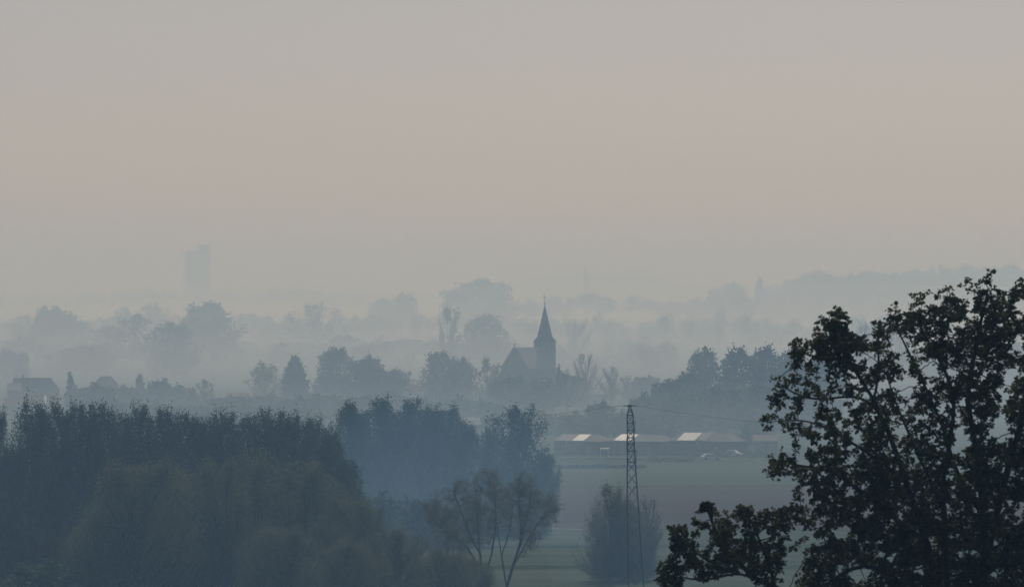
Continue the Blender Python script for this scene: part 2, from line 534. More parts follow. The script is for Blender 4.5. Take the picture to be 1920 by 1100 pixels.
def tree(kind, x, ytop, wpx, d, label, group=None, rot=None):
    """a tree at pixel column x whose tip shows at row ytop and whose crown is wpx wide, standing d metres off"""
    k = _count.get(kind, 0); _count[kind] = k + 1
    wood, crown, H, W = TREE[kind][k % len(TREE[kind])]
    z0 = 0.0
    h = Z(ytop, d) - z0
    wm = wpx * PX(d)
    o = empty(NAMES[kind], (X(x, d), d, z0), rot if rot is not None else trng.uniform(0, 6.28))
    sx = wm / W; o.scale = (sx, sx, h / H)
    tag(o, label, 'bush' if 'bush' in kind else 'tree', group)
    link('trunk', wood, o); link('crown', crown, o)
    return o


FAR = 'trees far off in the mist'
for a in [
    ('broad', 905, 524, 118, 5200, 'broad pale tree rising in the mist behind and left of the church spire'),
    ('broad', 858, 546, 60, 5300, 'lower rounded tree against the left side of the broad pale tree in the mist'),
    ('broad', 760, 549, 46, 5300, 'pale rounded tree, taller of the misty pair left of the broad tree'),
    ('broad', 718, 560, 50, 5400, 'pale rounded tree, lower left of the misty pair left of the broad tree'),
    ('brushy', 594, 567, 106, 3900, 'pale wide tree of upright brushy branches far behind the dark cone-shaped yew'),
    ('broad', 520, 612, 66, 4300, 'faint low tree just left of the pale upright brushy tree'),
    ('broad', 102, 575, 92, 3700, 'tall grey rounded tree far off at upper left in the mist'),
    ('brushy', 48, 588, 70, 3900, 'loose grey tree leaning on the left side of the tall rounded tree'),
    ('broad', 148, 601, 40, 3900, 'small grey tree against the right side of the tall rounded tree'),
    ('brushy', 287, 569, 84, 4200, 'pale loose tree between the two dark domed trees below the tower block'),
    ('loose', 246, 589, 88, 3050, 'grey tree with ragged upper twigs left of the dark low dome'),
    ('broad_dark', 325, 605, 92, 2650, 'darkest low domed tree of the misty cluster below the tower block'),
    ('broad_dark', 387, 568, 104, 3250, 'tall domed tree right of the dark low dome below the tower block'),
    ('broad', 200, 612, 60, 3500, 'faint tree between the tall rounded tree and the ragged grey one'),
    ('broad', 452, 640, 70, 3700, 'faint low tree at the right foot of the tall dome'),
    ('broad', 160, 648, 116, 2750, 'low wide grey tree behind the tiled houses at left'),
    ('broad', 16, 655, 44, 2500, 'small round tree at the left edge above the pale roof'),
    ('broad', 42, 660, 28, 2450, 'small narrow tree beside the round one above the pale roof at the left edge'),
    ('broad', 556, 642, 90, 3500, 'wide faint tree low in the mist above the cone-shaped yew'),
    ('broad', 648, 628, 70, 3500, 'faint grey tree between the yew and the copper beech in the mist'),
    ('broad', 705, 642, 70, 3300, 'left one of three low misty trees above the copper beech'),
    ('broad', 762, 636, 80, 3400, 'middle one of three low misty trees above the copper beech'),
    ('broad', 812, 640, 60, 3350, 'right one of three low misty trees above the copper beech'),
    ('loose', 842, 572, 46, 2750, 'tall open tree with see-through crown in the mist left of the church'),
    ('broad', 908, 590, 84, 2950, 'large grey tree in the mist directly left of the church tower'),
    ('bare', 1083, 596, 60, 3300, 'tall pale leafless tree in the mist right of the church tower'),
    ('broad', 1166, 637, 60, 3700, 'pale round tree in the mist above the leafless trees right of the church'),
    ('broad', 1215, 650, 56, 3700, 'pale round tree in the mist left of the tall dark grove'),
    ('broad', 1130, 612, 60, 5200, 'very faint tree in the mist right of the tall leafless tree'),
    ('broad', 1240, 600, 84, 5200, 'very faint wide tree in the mist high above the dark grove'),
    ('broad', 1320, 596, 90, 5400, 'very faint tree in the mist above the tallest crown of the dark grove'),
    ('broad', 1400, 600, 80, 5200, 'very faint tree in the mist between the dark grove and the wooded hill'),
    ('broad', 1466, 606, 80, 5000, 'very faint tree at the foot of the wooded hill'),
    ('broad', 1280, 640, 70, 4200, 'pale low tree in the mist just left of the grove top'),
    ('broad', 1540, 618, 90, 4600, 'faint tree in the mist left of the leafless wood behind the near tree'),
    ('broad', 1376, 530, 52, 6300, 'faint round tree on the skyline left of the wooded hill'),
    ('fir', 1424, 521, 30, 6300, 'faint pointed tree on the skyline left of the wooded hill'),
    ('broad', 1342, 541, 40, 6300, 'faint small tree lowest on the skyline left of the wooded hill'),
    ('bare', 1612, 598, 60, 2350, 'leafless tree in the gap left of the near tree, first of the brown wood'),
    ('bare', 1648, 594, 66, 2380, 'leafless tree of the brown wood seen through the notch of the near crown'),
    ('bare', 1690, 597, 66, 2350, 'leafless tree of the brown wood right of the notch'),
    ('broad', 1760, 640, 120, 2400, 'grey tree seen through gaps of the near crown'),
    ('broad', 1870, 640, 130, 2450, 'grey tree seen through the right side of the near crown'),
]:
    tree(*a, group=FAR)

MID = 'trees around the church village'
for a in [
    ('yellow', 498, 680, 62, 2030, 'pale yellowish tree in light leaf beside the cone-shaped yew'),
    ('yew', 552, 668, 54, 1950, 'dark cone-shaped yew standing alone with a smooth outline'),
    ('broad', 628, 652, 70, 2000, 'tall green tree with a pointed top left of the copper beech'),
    ('copper', 686, 668, 82, 1960, 'purplish copper beech with a round crown'),
    ('airy', 742, 692, 56, 1950, 'small spreading tree right of the copper beech'),
    ('broad', 825, 660, 66, 1980, 'taller green tree of the joined pair left of the church'),
    ('broad', 866, 670, 48, 1950, 'shorter green tree of the joined pair left of the church'),
    ('loose', 915, 670, 64, 1930, 'thin tree with see-through twigs at the left side of the church gable'),
    ('fir', 1047, 684, 16, 1965, 'narrow dark conifer against the right side of the church tower'),
    ('bush_dark', 958, 706, 84, 1850, 'leafy tree covering the foot of the church gable'),
    ('broad', 1008, 712, 80, 1830, 'leafy tree covering the church nave below the eaves'),
    ('bare', 1066, 690, 64, 1860, 'twiggy grey tree in front of the long roof right of the church'),
    ('bare', 1097, 656, 52, 1990, 'leafless tree forking in a V above the long roof'),
    ('bare', 1144, 683, 48, 1960, 'leafless tree with one upright stem beside the pale farm annex'),
    ('bare', 1178, 702, 54, 2000, 'brownish budding tree left of the dark grove'),
    ('copper', 1212, 704, 56, 2050, 'pinkish brown budding tree touching the dark grove'),
    ('bare', 828, 722, 70, 1800, 'twiggy bush-like tree below the joined green pair'),
    ('fir', 132, 698, 24, 1900, 'small green fir between the tiled roofs at left'),
    ('bush_dark', 175, 719, 84, 1830, 'dark rounded tree in front of the hipped roof at left'),
    ('fir', 262, 702, 30, 1980, 'pointed tree behind the hedgerow right of the hipped roof'),
    ('bush', 298, 710, 52, 1900, 'bushy green tree right of the pointed tree in the hedgerow'),
    ('bush', 236, 724, 60, 1880, 'low bush left of the pointed tree in the hedgerow'),
    ('bush', 340, 722, 60, 1900, 'rounded bush left of the spiky open one in the hedgerow'),
    ('loose', 380, 712, 44, 1850, 'open spiky little tree standing out of the hedgerow'),
    ('bush_dark', 432, 742, 92, 1760, 'rounded bush at the foot of the pale yellowish tree'),
    ('bush', 500, 738, 80, 1800, 'bush at the foot of the yew, left of it'),
    ('bush_dark', 556, 744, 80, 1740, 'dark bush at the foot of the yew, in front of it'),
    ('bush', 612, 738, 90, 1780, 'bush below the tall green tree with the pointed top'),
    ('bush_dark', 672, 742, 84, 1740, 'dark bush below the copper beech'),
    ('bush', 735, 738, 84, 1740, 'bush below the small spreading tree'),
    ('bush', 790, 745, 84, 1720, 'bush left of the white roof behind the poplars'),
    ('bush_dark', 866, 744, 96, 1700, 'dark bush behind the white roof above the poplars'),
    ('bush_dark', 915, 752, 70, 1650, 'dark bush above the gap between poplar clump and lone poplar'),
    ('bush', 300, 756, 110, 1700, 'wide bush behind the middle of the dark poplar row'),
    ('bush', 380, 758, 100, 1680, 'wide bush behind the dark poplar row, right of its middle'),
    ('bush', 470, 762, 110, 1660, 'wide bush just above the right end of the dark poplar row'),
    ('bush', 560, 764, 100, 1640, 'bush between the poplar row and the poplar clump'),
    ('bush', 226, 752, 90, 1720, 'wide bush behind the dark poplar row, left of its middle'),
]:
    tree(*a, group=MID)

GROVE = 'trees behind the sheds'
for a in [
    ('bush', 1000, 770, 90, 1580, 'low tree behind the lone poplar'),
    ('bush_dark', 1075, 772, 66, 1560, 'rounded tree behind the first shed from the left'),
    ('bush_dark', 1125, 752, 52, 1560, 'dark rounded tree left of the pylon top'),
    ('bush', 1172, 772, 60, 1540, 'low tree directly behind the pylon head'),
    ('bush_dark', 1210, 738, 66, 1620, 'first tree rising at the left end of the dark grove'),
    ('broad_dark', 1252, 712, 80, 1660, 'second tree up the left slope of the dark grove'),
    ('broad_dark', 1290, 700, 80, 1700, 'third tree up the left slope of the dark grove'),
    ('broad_dark', 1318, 654, 68, 1780, 'tallest round-headed tree of the dark grove, with gaps in its crown'),
    ('broad_dark', 1384, 654, 76, 1720, 'flat-topped tree right of the tallest head of the dark grove'),
    ('broad_dark', 1434, 650, 74, 1720, 'second flat-topped tree of the dark grove'),
    ('broad_dark', 1486, 654, 76, 1720, 'flat-topped tree of the dark grove touching the near crown'),
    ('broad_dark', 1545, 664, 80, 1700, 'tree of the dark grove half hidden behind the near crown'),
    ('broad_dark', 1345, 726, 110, 1600, 'rounded tree in the middle front of the dark grove'),
    ('broad', 1280, 742, 90, 1580, 'rounded tree in front of the left slope of the dark grove'),
    ('broad_dark', 1420, 724, 120, 1590, 'broad tree behind the third shed'),
    ('broad_dark', 1500, 720, 120, 1580, 'broad tree behind the pink house at the near crown'),
    ('bush', 1236, 770, 80, 1540, 'low tree behind the middle shed'),
    ('bush', 1420, 780, 70, 1500, 'low tree behind the pink house'),
    ('loose', 1398, 800, 26, 1400, 'thin pale-stemmed sapling at the right end of the sheds'),
]:
    tree(*a, group=GROVE)

# dark poplar row at lower left
ORD = ['leftmost', 'second', 'third', 'fourth', 'fifth', 'sixth', 'seventh', 'eighth', 'ninth', 'tenth', 'eleventh', 'twelfth', 'thirteenth', 'fourteenth', 'fifteenth', 'sixteenth', 'seventeenth']
row = [(-8, 768, 50), (26, 842, 44), (62, 763, 66), (104, 758, 62), (146, 761, 62), (184, 765, 54), (222, 770, 50), (262, 766, 64), (306, 773, 60), (350, 775, 66), (392, 786, 56), (426, 776, 66), (470, 781, 66), (514, 778, 66), (556, 780, 64), (590, 788, 58), (622, 818, 50), (650, 862, 46)]
for i, (x, y, wd) in enumerate(row):
    tree('poplar', x, y - 3 + 5 * math.sin(i * 2.3), wd * 1.2, 838 - 4 * (i % 3) + 2.0 * i, ('lowest poplar at the right-hand end of the dark poplar row' if i == len(row) - 1 else ORD[i] + (' tree' if i == 0 else ' tree from the left') + ' of the dark poplar row'), 'poplars of the dark row')
for x, y, wd, d, l in [
    (660, 758, 84, 978, 'leftmost tree of the round-topped poplar clump'),
    (712, 750, 104, 985, 'tallest tree of the round-topped poplar clump'),
    (772, 752, 108, 980, 'middle right tree of the round-topped poplar clump'),
    (828, 763, 100, 975, 'tree of the round-topped poplar clump left of the white roof'),
    (874, 794, 60, 965, 'low right-hand tree of the poplar clump below the white roof'),
]:
    tree('clump', x, y, wd, d, l, 'poplars of the round-topped clump')
tree('airy', 968, 764, 116, 1000, 'lone poplar with light gaps right of the round-topped clump')
tree('airy', 918, 800, 40, 985, 'thin young tree between poplar clump and lone poplar')
tree('airy', 1022, 850, 56, 1010, 'small dark tree at the right foot of the lone poplar')
for x, y, wd, d, l in [
    (268, 862, 200, 748, 'leftmost big olive willow in front of the dark poplar row'),
    (372, 868, 190, 765, 'second big olive willow from the left before the poplar row'),
    (474, 850, 190, 775, 'tallest big olive willow before the right end of the poplar row'),
    (580, 866, 190, 765, 'big olive willow sloping down to the blue gap'),
    (652, 930, 120, 752, 'smaller olive willow at the edge of the blue gap'),
    (740, 990, 130, 735, 'low willow left of the branching willows'),
    (650, 1012, 140, 722, 'low willow bush at the bottom edge below the blue gap'),
    (180, 960, 120, 752, 'low willow in front of the left part of the poplar row'),
    (520, 985, 150, 728, 'low willow at the bottom edge below the tallest willow'),
    (835, 1030, 110, 725, 'low willow bush at the foot of the branching willows'),
]:
    tree('willow', x, y, wd, d, l, 'willows in front of the poplars')
tree('willow', 1166, 934, 104, 803, 'soft rounded tree in light leaf directly behind the pylon legs')
tree('wispy', 1146, 906, 108, 800, 'uneven leafy tree standing behind the pylon legs')
tree('wispy', 1180, 948, 112, 806, 'lower leafy tree filling the space between the pylon legs')
tree('bare', 1214, 926, 60, 806, 'thin twiggy tree just right of the pylon legs')
tree('willow', 1212, 1026, 60, 812, 'small low bush under the thin twiggy tree right of the pylon')
tree('willow', 1128, 1010, 50, 812, 'small low bush left of the pylon foot')
tree('willow', 884, 1046, 90, 738, 'low bush at the foot of the spreading willow, right of its bole', 'bushes under the poplars')
tree('wispy', 845, 985, 90, 752, 'tangled low tree below the left limbs of the spreading willow')
tree('wispy', 690, 940, 110, 742, 'loose twiggy tree at the right end of the willow mass', 'willows in front of the poplars')
tree('wispy', 230, 880, 120, 755, 'loose twiggy tree at the left end of the willow mass', 'willows in front of the poplars')
tree('wispy', 426, 860, 110, 758, 'loose twiggy tree between the tallest willow and its left neighbour', 'willows in front of the poplars')
tree('bare', 96, 900, 90, 770, 'dark-limbed leafless tree before the left part of the poplar row', 'willows in front of the poplars')
tree('bare', 22, 930, 80, 765, 'leafless tree at the left edge before the poplar row', 'willows in front of the poplars')


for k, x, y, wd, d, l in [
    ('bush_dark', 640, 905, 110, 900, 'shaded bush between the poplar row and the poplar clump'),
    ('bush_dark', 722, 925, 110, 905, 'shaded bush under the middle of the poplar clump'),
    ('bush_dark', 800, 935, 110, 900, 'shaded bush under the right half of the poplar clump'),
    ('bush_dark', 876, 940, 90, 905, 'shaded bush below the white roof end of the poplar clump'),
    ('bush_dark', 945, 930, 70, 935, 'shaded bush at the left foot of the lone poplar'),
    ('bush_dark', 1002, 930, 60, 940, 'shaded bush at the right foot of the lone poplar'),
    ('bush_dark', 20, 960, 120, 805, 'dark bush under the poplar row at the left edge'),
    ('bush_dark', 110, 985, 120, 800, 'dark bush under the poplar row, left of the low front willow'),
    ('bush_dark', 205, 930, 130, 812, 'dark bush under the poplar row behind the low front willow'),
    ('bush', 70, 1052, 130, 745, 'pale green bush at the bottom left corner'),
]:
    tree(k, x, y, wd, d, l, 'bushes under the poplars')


# ------------------------------------------------------------------ branching trees grown towards points
def in_poly(px, py, poly):
    poly = np.asarray(poly, float)
    x0, y0 = poly[:, 0], poly[:, 1]; x1, y1 = np.roll(x0, -1), np.roll(y0, -1)
    c = np.zeros(len(px), bool)
    for a, b, e, f in zip(x0, y0, x1, y1):
        cond = ((b > py) != (f > py))
        c ^= cond & (px < (e - a) * (py - b) / ((f - b) if f != b else 1e-9) + a)
    return c


def poly_dist(px, py, poly):
    poly = np.asarray(poly, float); D = np.full(len(px), 1e9)
    for (a, b), (e, f) in zip(poly, np.roll(poly, -1, axis=0)):
        dx, dy = e - a, f - b; L = dx * dx + dy * dy + 1e-9
        t = np.clip(((px - a) * dx + (py - b) * dy) / L, 0, 1)
        D = np.minimum(D, np.hypot(px - a - t * dx, py - b - t * dy))
    return D


def fill(poly, n, rng, depth, thick):
    """n points (pixel x, depth offset m, pixel y) inside an outline that bulges to +-thick metres"""
    poly = np.asarray(poly, float); lo, hi = poly.min(0), poly.max(0)
    out = []
    while sum(len(o) for o in out) < n:
        q = rng.uniform(lo, hi, (n * 2, 2)); q = q[in_poly(q[:, 0], q[:, 1], poly)]
        d = poly_dist(q[:, 0], q[:, 1], poly) * PX(depth)
        half = np.sqrt(np.clip(d * (2 * thick - np.minimum(d, thick)), 0, None)) if thick > 0 else d * 0
        y = rng.uniform(-1, 1, len(q)) * np.minimum(half, thick)
        out.append(np.stack([q[:, 0], y, q[:, 1]], 1))
    return np.concatenate(out)[:n]


def colonise(nodes, parent, A, step, kill, reach, iters, rng, up=.06):
    nodes = [np.array(p, float) for p in nodes]; parent = list(parent)
    A = np.array(A); N = np.array(nodes)
    best = np.full(len(A), 1e9); who = np.zeros(len(A), int); alive = np.ones(len(A), bool)
    for s in range(0, len(N), 200):
        dd = np.linalg.norm(A[:, None] - N[None, s:s + 200], axis=2); j = dd.argmin(1); m = dd[np.arange(len(A)), j]
        u = m < best; best[u] = m[u]; who[u] = j[u] + s
    for it in range(iters):
        act = alive & (best < reach)
        if not act.any(): break
        ids = np.unique(who[act]); new = []; npar = []
        dirs = np.zeros((len(nodes), 3)); P = np.array(nodes)
        np.add.at(dirs, who[act], unit(A[act] - P[who[act]]))
        for i in ids:
            d = dirs[i] / (np.linalg.norm(dirs[i]) + 1e-9) + rng.normal(0, .16, 3) + np.array([0, 0, up])
            d /= np.linalg.norm(d) + 1e-9
            new.append(P[i] + d * step); npar.append(i)
        k0 = len(nodes); nodes += new; parent += npar
        Nn = np.array(new)
        idx = np.where(alive)[0]
        dd = np.linalg.norm(A[idx][:, None] - Nn[None], axis=2); j = dd.argmin(1); m = dd[np.arange(len(idx)), j]
        u = m < best[idx]; best[idx[u]] = m[u]; who[idx[u]] = j[u] + k0
        alive &= best > kill
    return np.array(nodes), np.array(parent)


def seed_lines(lines, step):
    """polylines (k,3); each after the first starts at its nearest node on what is there already"""
    nodes, par = [], []
    for P in lines:
        P = np.asarray(P, float)
        seg = np.linalg.norm(np.diff(P, axis=0), axis=1); L = np.concatenate([[0], np.cumsum(seg)])
        n = max(2, int(L[-1] / step)); t = np.linspace(0, L[-1], n)
        # rounded corners
        Q = np.stack([np.interp(t, L, P[:, c]) for c in range(3)], 1)
        for _ in range(6): Q[1:-1] = .25 * Q[:-2] + .5 * Q[1:-1] + .25 * Q[2:]
        if not nodes:
            last = -1; s = 0
        else:
            last = int(np.linalg.norm(np.array(nodes) - Q[0], axis=1).argmin()); s = 1
        for q in Q[s:]:
            nodes.append(q); par.append(last); last = len(nodes) - 1
    return nodes, par


def wood_from(nodes, par, r_tip, power, r_max, sides=5):
    n = len(nodes); kids = [[] for _ in range(n)]
    for i in range(n):
        if par[i] >= 0: kids[par[i]].append(i)
    acc = np.zeros(n); order = list(range(n))
    # parents always precede children
    for i in reversed(order):
        if not kids[i]: acc[i] = r_tip ** power
        if par[i] >= 0: acc[par[i]] += acc[i]
    r = np.minimum(acc ** (1 / power), r_max)
    paths = []
    stack = [(i, -1) for i in range(n) if par[i] < 0]
    while stack:
        i, p = stack.pop()
        pts = [] if p < 0 else [nodes[p]]; rad = [] if p < 0 else [min(r[p], r[i] * 1.25)]
        while True:
            pts.append(nodes[i]); rad.append(r[i])
            if not kids[i]: break
            kk = sorted(kids[i], key=lambda q: -r[q])
            for q in kk[1:]: stack.append((q, i))
            i = kk[0]
        if len(pts) > 1: paths.append((np.array(pts), np.array(rad)))
    tips = [i for i in range(n) if not kids[i]]
    return tubes(paths, sides), np.array(tips), r


def branching_willow(label, xb, d, poly, lines, seed, npts=800, thick=3.0):
    rng = np.random.default_rng(seed)
    o = empty('willow_tree', (X(xb, d), d, 0)); tag(o, label, 'tree')
    base = np.array([X(xb, d), 0, 0])

    def W3(px, dy, py): return np.stack([X(np.asarray(px, float), d) - base[0], np.asarray(dy, float), Z(np.asarray(py, float), d)], -1)
    A = fill(poly, npts, rng, d, thick); A3 = W3(A[:, 0], A[:, 1], A[:, 2])
    LL = []
    for ln in lines:
        ln = np.array(ln, float)
        dy = np.cumsum(rng.normal(0, .45, len(ln))); dy[0] = 0
        LL.append(W3(ln[:, 0], dy, ln[:, 1]))
    LL[0][0, 2] = -.3
    nd, pr = seed_lines(LL, .45)
    N, Pn = colonise(nd, pr, A3, .42, .55, 4.0, 60, rng, .1)
    (wv, wf), tips, r = wood_from(N, Pn, .022, 2.3, .45)
    link('trunk', mesh_np('trunk', wv, wf, M['bark'], True), o)
    # fine twigs and small leaves round the branch ends
    thin = np.where(r < .05)[0]
    tw = []; LP = []
    for i in thin:
        for k in range(4):
            dv = unit(rng.normal(size=3) + np.array([0, 0, .5])); L = rng.uniform(.3, 1.1)
            tw.append((np.stack([N[i], N[i] + dv * L * .6, N[i] + dv * L + np.array([0, 0, .1])]), np.array([.014, .01, .006])))
            m = rng.poisson(5); t = rng.random((m, 1)); LP.append(N[i] + dv * L * t + rng.normal(0, .16, (m, 3)))
    tv, tf = tubes(tw, 3)
    link('twigs', mesh_np('twigs', tv, tf, M['twig_pale']), o)['kind'] = 'stuff'
    lv, lf = leaf_quads(np.concatenate(LP), .075, rng)
    link('crown', mesh_np('crown', lv, lf, M['leaf_pale']), o)
    return o


branching_willow('spreading willow with bare lower limbs, left of the leaning pair', 905, 762,
                 [(780, 965), (790, 946), (822, 922), (842, 926), (856, 896), (884, 900), (902, 878), (934, 888), (946, 930), (940, 1000), (912, 1020), (890, 1010), (868, 1046), (846, 1010), (812, 1000)],
                 [[(908, 1118), (905, 1080), (900, 1040), (896, 990), (894, 940)], [(905, 1075), (880, 1030), (850, 995), (815, 965)], [(901, 1040), (880, 1000), (862, 950), (850, 920)], [(906, 1090), (922, 1040), (930, 980), (928, 920)], [(860, 1010), (838, 1000), (800, 955)]], 11)
branching_willow('willow forking low and leaning right, in front of the lone poplar', 950, 770,
                 [(930, 905), (952, 912), (964, 888), (988, 882), (1004, 902), (1014, 920), (1036, 928), (1056, 948), (1044, 984), (1022, 990), (1006, 1030), (980, 1046), (966, 1010), (944, 1000)],
                 [[(952, 1112), (945, 1070), (937, 1020), (930, 970), (926, 930)], [(950, 1100), (962, 1060), (978, 1010), (990, 960), (996, 920)], [(966, 1055), (990, 1010), (1015, 970), (1035, 950)], [(978, 1010), (975, 960), (972, 915)], [(940, 1040), (955, 1000), (962, 940)]], 12)


# ------------------------------------------------------------------ big near tree on the slope at right
def near_tree():
    rng = np.random.default_rng(21)
    d = 140.0
    xb = 1800.0
    gz = float(ground_z(0, d))
    o = empty('maple_tree', (X(xb, d), d, gz)); tag(o, 'big dark tree in fresh leaf filling the lower right, nearest of all', 'tree')
    bx = X(xb, d)

    def W3(px, dy, py): return np.stack([X(np.asarray(px, float), d) - bx, np.asarray(dy, float), Z(np.asarray(py, float), d) - gz], -1)
    main = [(1545, 590), (1568, 577), (1590, 596), (1606, 640), (1628, 622), (1646, 612), (1668, 640), (1690, 650), (1668, 600), (1664, 572), (1690, 592), (1716, 566), (1738, 592),
            (1778, 552), (1796, 572), (1818, 546), (1836, 560), (1853, 526), (1868, 566), (1892, 550), (1912, 544), (1960, 540), (2020, 560), (2090, 640), (2150, 760), (2180, 900), (2165, 1050), (2120, 1160),
            (2000, 1230), (1850, 1250), (1700, 1230), (1560, 1190), (1476, 1130), (1492, 1080), (1476, 1058), (1500, 1030), (1512, 1010), (1488, 990), (1462, 990), (1466, 958), (1488, 936), (1500, 905),
            (1440, 892), (1432, 872), (1452, 846), (1490, 842), (1496, 800), (1480, 770), (1488, 740), (1478, 668), (1490, 640), (1512, 640), (1530, 622)]
    low = [(1234, 1092), (1232, 1066), (1252, 1040), (1262, 984), (1288, 990), (1300, 1010), (1312, 960), (1326, 930), (1342, 950), (1352, 975), (1375, 958), (1410, 952), (1420, 975), (1440, 955), (1474, 960), (1472, 1000), (1466, 1088), (1420, 1100), (1390, 1070), (1330, 1084), (1290, 1108)]
    tufts = [[(1426, 786), (1440, 774), (1470, 782), (1474, 806), (1440, 808)], [(1446, 712), (1462, 698), (1480, 720), (1476, 760), (1452, 756)], [(1436, 740), (1456, 734), (1478, 750), (1460, 770)]]
    holes = [(1594, 714, 32, 18), (1546, 714, 26, 16), (1560, 750, 44, 14), (1610, 742, 22, 14), (1632, 670, 14, 22), (1748, 692, 18, 14), (1806, 690, 9, 16), (1700, 660, 18, 26), (1700, 700, 12, 14), (1596, 862, 12, 14),
             (1700, 770, 18, 14), (1640, 780, 10, 14), (1832, 730, 8, 16), (1840, 800, 10, 16), (1800, 840, 14, 16), (1728, 872, 12, 16), (1590, 922, 16, 10), (1614, 1078, 26, 22), (1778, 960, 8, 22), (1580, 1000, 18, 16),
             (1908, 960, 16, 22), (1870, 815, 12, 16), (1488, 1030, 18, 30), (1430, 1010, 14, 14), (1600, 800, 12, 10), (1545, 830, 14, 10), (1905, 640, 12, 10), (1520, 680, 14, 10), (1680, 640, 14, 14), (1905, 700, 14, 16), (1660, 720, 10, 14)]
    core = [(1520, 860), (1560, 800), (1640, 830), (1700, 880), (1760, 860), (1900, 820), (2000, 800), (2050, 1000), (1950, 1150), (1700, 1180), (1560, 1150), (1500, 1100), (1560, 1000), (1520, 930)]
    head = [(1552, 606), (1580, 612), (1640, 655), (1645, 685), (1580, 688), (1520, 668), (1516, 648)]
    crest = [(1700, 600), (1780, 560), (1850, 548), (1930, 560), (1930, 780), (1860, 800), (1800, 760), (1720, 680)]
    A = np.concatenate([fill(core, 2800, rng, d, 2.0), fill(head, 420, rng, d, .8), fill(crest, 900, rng, d, 1.6), fill(main, 5600, rng, d, 2.2), fill(low, 900, rng, d, 1.0)] + [fill(t, 22, rng, d, .3) for t in tufts])
    tips = [(1855, 512), (1860, 532), (1818, 522), (1782, 533), (1796, 538), (1725, 545), (1714, 558), (1760, 556), (1666, 572), (1674, 588), (1688, 600), (1643, 602), (1652, 612), (1546, 590), (1568, 580), (1586, 592),
            (1494, 630), (1490, 650), (1482, 664), (1905, 528), (1916, 524), (1882, 542), (1428, 787), (1438, 802), (1453, 710), (1446, 738), (1326, 933), (1254, 984), (1244, 1038), (1235, 1066), (1238, 1086),
            (1436, 866), (1444, 884), (1408, 955), (1440, 958), (1300, 985), (1466, 955), (1528, 615), (1510, 640), (1700, 590), (1740, 565)]
    shoots = []
    for tx, ty in tips:
        yy = rng.uniform(-.5, .5); lean = (1640 - tx) * .05 + rng.uniform(-4, 4)
        out = tx < 1482 and ty > 690 and ty < 930
        for t in np.linspace(0, 1, 9): shoots.append((tx + (58 * t if out else lean * t) + rng.normal(0, 3), yy + rng.normal(0, .04), ty + (9 if out else 52) * t + rng.normal(0, 2)))
    A = np.concatenate([A, np.array(shoots)])
    keep = np.ones(len(A), bool)
    for hx, hy, a, b in holes: keep &= ((A[:, 0] - hx) / a) ** 2 + ((A[:, 2] - hy) / b) ** 2 > 1
    # looser towards the top left
    loose = (A[:, 2] < 800 - (A[:, 0] - 1480) * .25) & (A[:, 0] < 1900)
    keep &= ~(loose & (rng.random(len(A)) < .22))
    # the crown breaks up into sprays with see-through gaps between them
    nz = np.zeros(len(A))
    for k in range(7):
        wl = rng.uniform(38, 95); an = rng.uniform(0, 6.28)
        nz += np.sin((A[:, 0] * math.cos(an) + A[:, 2] * math.sin(an)) * 6.28 / wl + rng.uniform(0, 6.28))
    inner = in_poly(A[:, 0], A[:, 2], core)
    keep &= nz > np.where(inner, -3.6, -2.0)
    A = A[keep]
    A3 = W3(A[:, 0], A[:, 1], A[:, 2])
    lines = [
        [(1800, 1347), (1797, 1280), (1790, 1200), (1778, 1120), (1772, 1000), (1768, 900), (1786, 800), (1792, 740), (1768, 680), (1736, 630), (1712, 575)],
        [(1790, 1200), (1745, 1040), (1700, 900), (1664, 800), (1640, 748), (1610, 700), (1580, 650), (1562, 600)],
        [(1664, 800), (1630, 745), (1585, 740), (1540, 752), (1490, 742), (1458, 716)],
        [(1640, 748), (1650, 690), (1646, 630)],
        [(1797, 1250), (1850, 1050), (1836, 880), (1812, 740), (1830, 640), (1852, 540)],
        [(1850, 1050), (1885, 900), (1920, 780), (1950, 680), (1960, 560)],
        [(1840, 1080), (1940, 980), (2040, 860), (2090, 720)],
        [(1790, 1220), (1660, 1062), (1600, 1058), (1540, 1100)],
        [(1795, 1270), (1640, 1200), (1520, 1130), (1455, 1102), (1410, 1078), (1370, 1072), (1335, 1092), (1290, 1085)],
        [(1410, 1078), (1380, 1050), (1345, 1010), (1330, 960)],
        [(1455, 1102), (1440, 1050), (1420, 1000), (1405, 970)],
        [(1345, 1060), (1290, 1030), (1272, 1000)],
        [(1740, 1020), (1640, 940), (1560, 880), (1480, 870)],
        [(1700, 900), (1600, 830), (1530, 790), (1480, 785), (1440, 792)],
        [(1770, 960), (1680, 760), (1660, 700)],
        [(1850, 980), (1800, 900), (1760, 780), (1720, 690), (1680, 610)],
    ]
    LL = []
    for i, ln in enumerate(lines):
        ln = np.array(ln, float); dy = np.cumsum(rng.normal(0, .14, len(ln))) + rng.normal(0, .1)
        if i == 0: dy -= dy[0]
        LL.append(W3(ln[:, 0], dy, ln[:, 1]))
    LL[0][0, 2] = -.25
    nd, pr = seed_lines(LL, .15)
    N, Pn = colonise(nd, pr, A3, .12, .14, 2.2, 100, rng, .05)
    (wv, wf), ends, r = wood_from(N, Pn, .006, 2.25, .24, 5)
    link('trunk', mesh_np('trunk', wv, wf, M['bark_dark'], True), o)
    # leaf tufts: a few lobed leaves on a short stalk
    leaf2d = np.array([(0, 0), (.34, .04), (.5, .36), (.26, .46), (.3, .76), (0, 1.0), (-.3, .76), (-.26, .46), (-.5, .36), (-.34, .04)])

